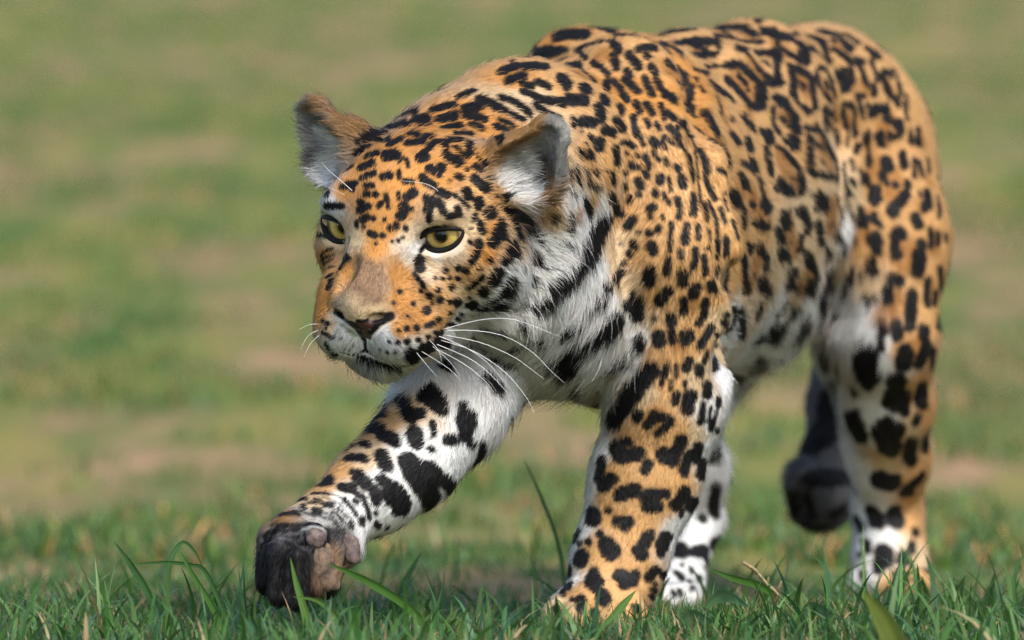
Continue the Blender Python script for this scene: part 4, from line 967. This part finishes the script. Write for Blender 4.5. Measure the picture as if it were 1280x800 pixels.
def grass_mat(name):
    m = mat(name, rough=.45, spec=.35, attr='tone')
    nt = m.node_tree; b = nt.nodes['Principled BSDF']; out = nt.nodes['Material Output']
    tr = nt.nodes.new('ShaderNodeBsdfTranslucent'); ad = nt.nodes.new('ShaderNodeMixShader'); ad.inputs[0].default_value = .28
    a = next(q for q in nt.nodes if q.bl_idname == 'ShaderNodeAttribute')
    nt.links.new(a.outputs['Color'], tr.inputs['Color'])
    nt.links.new(b.outputs[0], ad.inputs[1]); nt.links.new(tr.outputs[0], ad.inputs[2]); nt.links.new(ad.outputs[0], out.inputs['Surface'])
    return m
rng2 = np.random.default_rng(5)
M_grass = grass_mat('grass_blade_green')
PAL = np.array([(.055, .135, .022), (.075, .165, .028), (.045, .115, .03), (.10, .19, .04), (.06, .14, .05), (.13, .20, .05)])
DRY = np.array([(.36, .26, .12), (.30, .20, .09), (.42, .33, .17)])
def tones(n, dry):
    c = PAL[rng2.integers(0, len(PAL), n)] * np.array((.84, .95, 1.1)) * rng2.uniform(.75, 1.3, n)[:, None]
    d = rng2.random(n) < dry
    c[d] = DRY[rng2.integers(0, len(DRY), d.sum())] * rng2.uniform(.7, 1.15, d.sum())[:, None]
    return c
def stuff(name, m):
    m.materials.append(M_grass)
    o = bpy.data.objects.new(name, m); col.objects.link(o); o['kind'] = 'stuff'
    return o
PAWS = [U(752, 770, 6.15), U(828, 770, 6.56), U(1117, 762, 6.92)]
def clear(X, Y, r=.05):
    k = np.ones(len(X), bool)
    for p in PAWS:
        k &= (X - p[0]) ** 2 + (Y - p[1]) ** 2 > r * r
    return k
# near turf
def field(n, y0, y1, wide, extra, thr, sc, seed, r=.05, pw=1.0):
    Y = y0 + (y1 - y0) * rng2.random(n) ** pw; X = rng2.uniform(-1, 1, n) * (wide * Y + extra)
    k = (lattice(np.stack([X * sc, Y * sc, X * 0], 1), seed) * .6 + lattice(np.stack([X * sc * 2.7, Y * sc * 2.7, X * 0], 1), seed + 1) * .4 > thr) & clear(X, Y, r)
    return X[k], Y[k], int(k.sum())
X, Y, n = field(44000, 5.3, 6.6, .10, .12, .30, 7, 61, .03)
H = (.012 + .028 * lattice(np.stack([X * 9, Y * 9, X * 0], 1), 63)) * rng2.uniform(.6, 1.5, n)
o = stuff('turf_grass', blades('turf_grass', X, Y, H, rng2.uniform(.0016, .0042, n), rng2.uniform(.3, 2.3, n), rng2.uniform(0, 6.283, n), tones(n, .10)))
o['label'] = 'short tangled green turf under the jaguar'; o['category'] = 'grass'
X2, Y2, n2 = field(20000, 6.5, 8.4, .10, .12, .40, 6, 65, .03)
o = stuff('thin_turf', blades('thin_turf', X2, Y2, rng2.uniform(.008, .028, n2), rng2.uniform(.002, .004, n2), rng2.uniform(.5, 2.3, n2), rng2.uniform(0, 6.283, n2), tones(n2, .15)))
o['label'] = 'thin short turf between the hind paws and the bank'; o['category'] = 'grass'
X2, Y2, n2 = field(1500, 5.4, 6.7, .10, .12, .40, 6, 67, .03)
o = stuff('straw_litter', blades('straw_litter', X2, Y2, rng2.uniform(.03, .08, n2), rng2.uniform(.0015, .004, n2), rng2.uniform(1.5, 2.9, n2), rng2.uniform(0, 6.283, n2), tones(n2, 1.0) * .8, 5))
o['label'] = 'dead straw lying in the turf'; o['category'] = 'straw'
X2, Y2, n2 = field(1600, 5.4, 6.7, .10, .12, .50, 4, 69, .03)
o = stuff('weed_leaves', blades('weed_leaves', X2, Y2, rng2.uniform(.015, .038, n2), rng2.uniform(.007, .014, n2), rng2.uniform(.6, 2.0, n2), rng2.uniform(0, 6.283, n2), tones(n2, .04) * np.array((.9, 1.05, 1.3)), 5))
o['label'] = 'small broad weed leaves scattered through the turf'; o['category'] = 'weeds'
# the same turf carried on to both sides and towards the viewer
def outer(n, y0, y1, half, wide, extra, seed):
    Y = rng2.uniform(y0, y1, n); X = rng2.uniform(-half, half, n)
    k = ((np.abs(X) > wide * Y + extra) | (Y < 5.3)) & (lattice(np.stack([X * 6, Y * 6, X * 0], 1), seed) > .36)
    return X[k], Y[k], int(k.sum())
X2, Y2, n2 = outer(120000, 4.3, 8.8, 2.2, .10, .12, 64)
o = stuff('outer_turf', blades('outer_turf', X2, Y2, rng2.uniform(.02, .055, n2), rng2.uniform(.003, .0055, n2), rng2.uniform(.3, 2.2, n2), rng2.uniform(0, 6.283, n2), tones(n2, .10), 3))
o['label'] = 'turf around the stretch the jaguar walks on'; o['category'] = 'grass'
Y2 = 8.8 + 22 * rng2.random(70000) ** 1.2; X2 = rng2.uniform(-1, 1, 70000) * (.33 * Y2)
k = (np.abs(X2) > .105 * Y2 + .4) & (lattice(np.stack([X2 * 2.2, Y2 * 1.1, X2 * 0], 1), 81) > .45)
X2, Y2, n2 = X2[k], Y2[k], int(k.sum())
o = stuff('outer_bank_grass', blades('outer_bank_grass', X2, Y2, rng2.uniform(.03, .08, n2), rng2.uniform(.006, .012, n2), rng2.uniform(.5, 2.0, n2), rng2.uniform(0, 6.283, n2), tones(n2, .07) * np.array((1.55, 1.15, .95)), 3))
o['label'] = 'thin grass on the wider bank'; o['category'] = 'grass'
# longer blades standing out of the turf
X, Y, n = field(2000, 5.45, 6.4, .10, .12, .47, 5, 71, .05)
o = stuff('long_grass', blades('long_grass', X, Y, rng2.uniform(.038, .10, n) * (.7 + .6 * lattice(np.stack([X * 6, Y * 6, X * 0], 1), 73)), rng2.uniform(.0028, .0075, n), rng2.uniform(.3, 2.2, n), rng2.uniform(0, 6.283, n), tones(n, .05), 7))
o['label'] = 'longer green blades standing out of the short turf'; o['category'] = 'grass'
X = U(385, 0, 5.8)[0] + rng2.normal(0, .055, 170); Y = rng2.uniform(5.55, 5.86, 170); n = 170
o = stuff('grass_clump', blades('grass_clump', X, Y, rng2.uniform(.03, .075, n), rng2.uniform(.003, .006, n), rng2.uniform(.2, 1.6, n), rng2.uniform(0, 6.283, n), tones(n, .03), 7))
o['label'] = 'thicker clump of blades below the raised paw'; o['category'] = 'grass'
X, Y, n = field(260, 6.5, 8.6, .10, .12, .45, 4, 75, .075)
o = stuff('tall_grass', blades('tall_grass', X, Y, rng2.uniform(.04, .11, n), rng2.uniform(.003, .007, n), rng2.uniform(.3, 1.8, n), rng2.uniform(0, 6.283, n), tones(n, .05), 6))
o['label'] = 'sparse taller blades behind the paws'; o['category'] = 'grass'
# grass on the bank
n = 90000
Y = 7.7 + 26 * rng2.random(n) ** 1.3; X = rng2.uniform(-1, 1, n) * (.105 * Y + .4)
dn = lattice(np.stack([X * 2.2, Y * 1.1, X * 0], 1), 81) * .5 + lattice(np.stack([X * 7, Y * 3.6, X * 0], 1), 82) * .5
k = dn + rng2.normal(0, .06, n) > .50
X, Y = X[k], Y[k]; n = len(X)
o = stuff('bank_grass', blades('bank_grass', X, Y, rng2.uniform(.02, .06, n), rng2.uniform(.004, .009, n), rng2.uniform(.5, 2.0, n), rng2.uniform(0, 6.283, n), tones(n, .07) * np.array((1.55, 1.15, .95)), 3))
o['label'] = 'patchy grass growing on the earth bank behind'; o['category'] = 'grass'

# single large blades and plants that stand out
def ribbon(name, pts, widths, tone, label, group=None, cat='grass blade', fold=.25, steps=22, parent=None):
    """a folded leaf along photo points (x, y, distance), widths in mm"""
    P = np.array([U(*p) for p in pts]); m = len(P)
    rows = []; cols = []
    cen = []
    for q in np.linspace(0, m - 1, steps):
        i = min(int(q), m - 2); f = q - i
        p0, p1, p2, p3 = P[max(i - 1, 0)], P[i], P[i + 1], P[min(i + 2, m - 1)]
        cen.append(.5 * ((2 * p1) + (-p0 + p2) * f + (2 * p0 - 5 * p1 + 4 * p2 - p3) * f * f + (-p0 + 3 * p1 - 3 * p2 + p3) * f ** 3))
    cen = np.array(cen)
    for i, c in enumerate(cen):
        t = unit(cen[min(i + 1, steps - 1)] - cen[max(i - 1, 0)])
        sd = unit(np.cross(t, (.25, 1, .35))); up = np.cross(sd, t)
        s = i / (steps - 1)
        w = np.interp(s, np.linspace(0, 1, len(widths)), widths) * .0005
        rows.append([c - sd * w - up * w * fold, c - sd * w * .5 - up * w * fold * .3, c, c + sd * w * .5 - up * w * fold * .3, c + sd * w - up * w * fold])
        v = .88 + .24 * lattice(np.array([c * 90]), 95)[0]
        cols += [np.array(tone) * v * k for k in (1.08, .95, 1.25, .95, 1.08)]
    g = grid_mesh(name, rows, close_u=False)
    color_attr(g, 'tone', np.array(cols)); g.materials.append(M_grass)
    o = bpy.data.objects.new(name, g); link(o, parent)
    if parent is None:
        o['label'] = label; o['category'] = cat
        if group: o['group'] = group
    return o
GRP = 'single grass blades standing out of the turf'
G1, G2, G3 = (.07, .17, .03), (.05, .125, .035), (.11, .21, .045)
ribbon('grass_blade', [(200, 772, 6.0), (182, 735, 6.0), (163, 705, 6.0), (143, 677, 6.0)], (5, 8, 7, .4), G2, 'broad dark blade leaning away from the folded grass blade', GRP)
ribbon('grass_blade', [(206, 790, 5.95), (208, 750, 5.95), (212, 705, 5.95), (228, 678, 5.95), (244, 690, 5.95), (254, 712, 5.95)], (6, 7, 6, 4, 3, .4), G2, 'tall folded grass blade arching over its own tip', GRP)
ribbon('grass_blade', [(286, 800, 5.88), (268, 762, 5.88), (240, 716, 5.88), (226, 690, 5.88)], (7, 7, 5, .4), G1, 'green blade leaning against the folded grass blade', GRP)
ribbon('grass_blade', [(284, 775, 5.92), (258, 716, 5.92), (238, 706, 5.92), (205, 703, 5.92), (170, 705, 5.92)], (5, 5, 4, 4, .4), G2, 'thin blade bent flat across the folded grass blade', GRP)
ribbon('grass_blade', [(392, 815, 5.80), (383, 770, 5.80), (371, 730, 5.80), (363, 697, 5.80)], (9, 9, 6, .3), G3, 'bright upright blade in front of the raised paw', GRP)
ribbon('grass_blade', [(432, 812, 5.78), (424, 780, 5.78), (400, 752, 5.78), (366, 746, 5.78)], (6, 6, 5, .3), G3, 'pale blade curling across the toes of the raised paw', GRP)
ribbon('grass_blade', [(545, 800, 5.82), (512, 760, 5.82), (470, 732, 5.82), (438, 716, 5.82), (409, 704, 5.82)], (6, 9, 9, 6, .4), G1, 'broad blade pointing at the pads of the raised paw', GRP)
ribbon('grass_blade', [(497, 760, 6.35), (508, 725, 6.35), (527, 690, 6.35)], (7, 8, .5), G2, 'soft dark blade between the two forelegs', GRP)
ribbon('grass_blade', [(712, 790, 6.5), (700, 690, 6.5), (676, 620, 6.5), (655, 575, 6.5)], (5, 5, 4, .6), G2, 'tall thin stem behind the planted foreleg', GRP)
ribbon('grass_blade', [(735, 812, 5.9), (757, 785, 5.9), (778, 757, 5.9), (795, 738, 5.9)], (9, 10, 8, .4), G3, 'broad bright blade in front of the planted forepaw', GRP)
ribbon('grass_blade', [(690, 808, 5.86), (700, 780, 5.86), (697, 752, 5.86)], (7, 7, .4), G1, 'short blade beside the outer toe of the planted forepaw', GRP)
ribbon('grass_blade', [(1098, 775, 6.55), (1112, 742, 6.55), (1130, 722, 6.55), (1152, 709, 6.55)], (5, 6, 5, .4), G1, 'blade crossing the standing hind leg', GRP)
ribbon('grass_blade', [(1290, 800, 6.1), (1272, 760, 6.1), (1268, 722, 6.1), (1280, 692, 6.1)], (5, 5, 4, .4), G2, 'dark curved blade apart from the others near the bank', GRP)
# seed stalk with a leaf
st = bpy.data.objects.new('seed_stalk', None); link(st)
st['label'] = 'leaning grass stalk with a straw coloured seed head and one long leaf'; st['category'] = 'grass stalk'
pts = [U(1030, 812, 6.05), U(1000, 775, 6.05), U(970, 740, 6.05), U(945, 716, 6.05), U(927, 702, 6.05)]
g = tube('stem', pts, .0016, .0008, 6, 18); color_attr(g, 'tone', np.tile((.10, .17, .05), (len(g.vertices), 1))); g.materials.append(M_grass); link(bpy.data.objects.new('stem', g), st)
for x, y, dx, dy in ((930, 704, 9, 6), (937, 708, 11, 8), (944, 715, 10, 9), (951, 722, 9, 10), (958, 730, 3, -9), (964, 735, 9, 9), (972, 738, 5, -12)):
    g = tube('seed', [U(x, y, 6.048), U(x + dx * .5, y + dy * .4, 6.044), U(x + dx, y + dy, 6.042)], .0024, .0008, 6, 6)
    color_attr(g, 'tone', np.tile((.40, .31, .16), (len(g.vertices), 1))); g.materials.append(M_grass); link(bpy.data.objects.new('seed', g), st)
ribbon('leaf', [(966, 742, 6.045), (945, 730, 6.04), (915, 722, 6.03), (890, 712, 6.03)], (6, 9, 7, .4), G1, '', parent=st)
# broad yellowing leaf
ribbon('broad_leaf', [(1136, 850, 5.42), (1120, 808, 5.42), (1104, 772, 5.42), (1080, 740, 5.42)], (8, 22, 20, 2), (.13, .17, .03), 'broad yellowing leaf hanging before the standing hind paw', None, 'leaf')
for px, py, lab in ((905, 752, 'flat pale green weed leaf under the leaf of the seed stalk'), (1018, 768, 'flat pale green weed leaf between the seed stalk and the standing hind paw'), (868, 778, 'small weed leaf behind the heel of the planted forepaw')):
    ribbon('weed_leaf', [(px - 26, py + 10, 5.93), (px, py - 8, 5.92), (px + 30, py + 6, 5.90)], (1, 16, 1), (.085, .17, .07), lab, None, 'weed leaf')
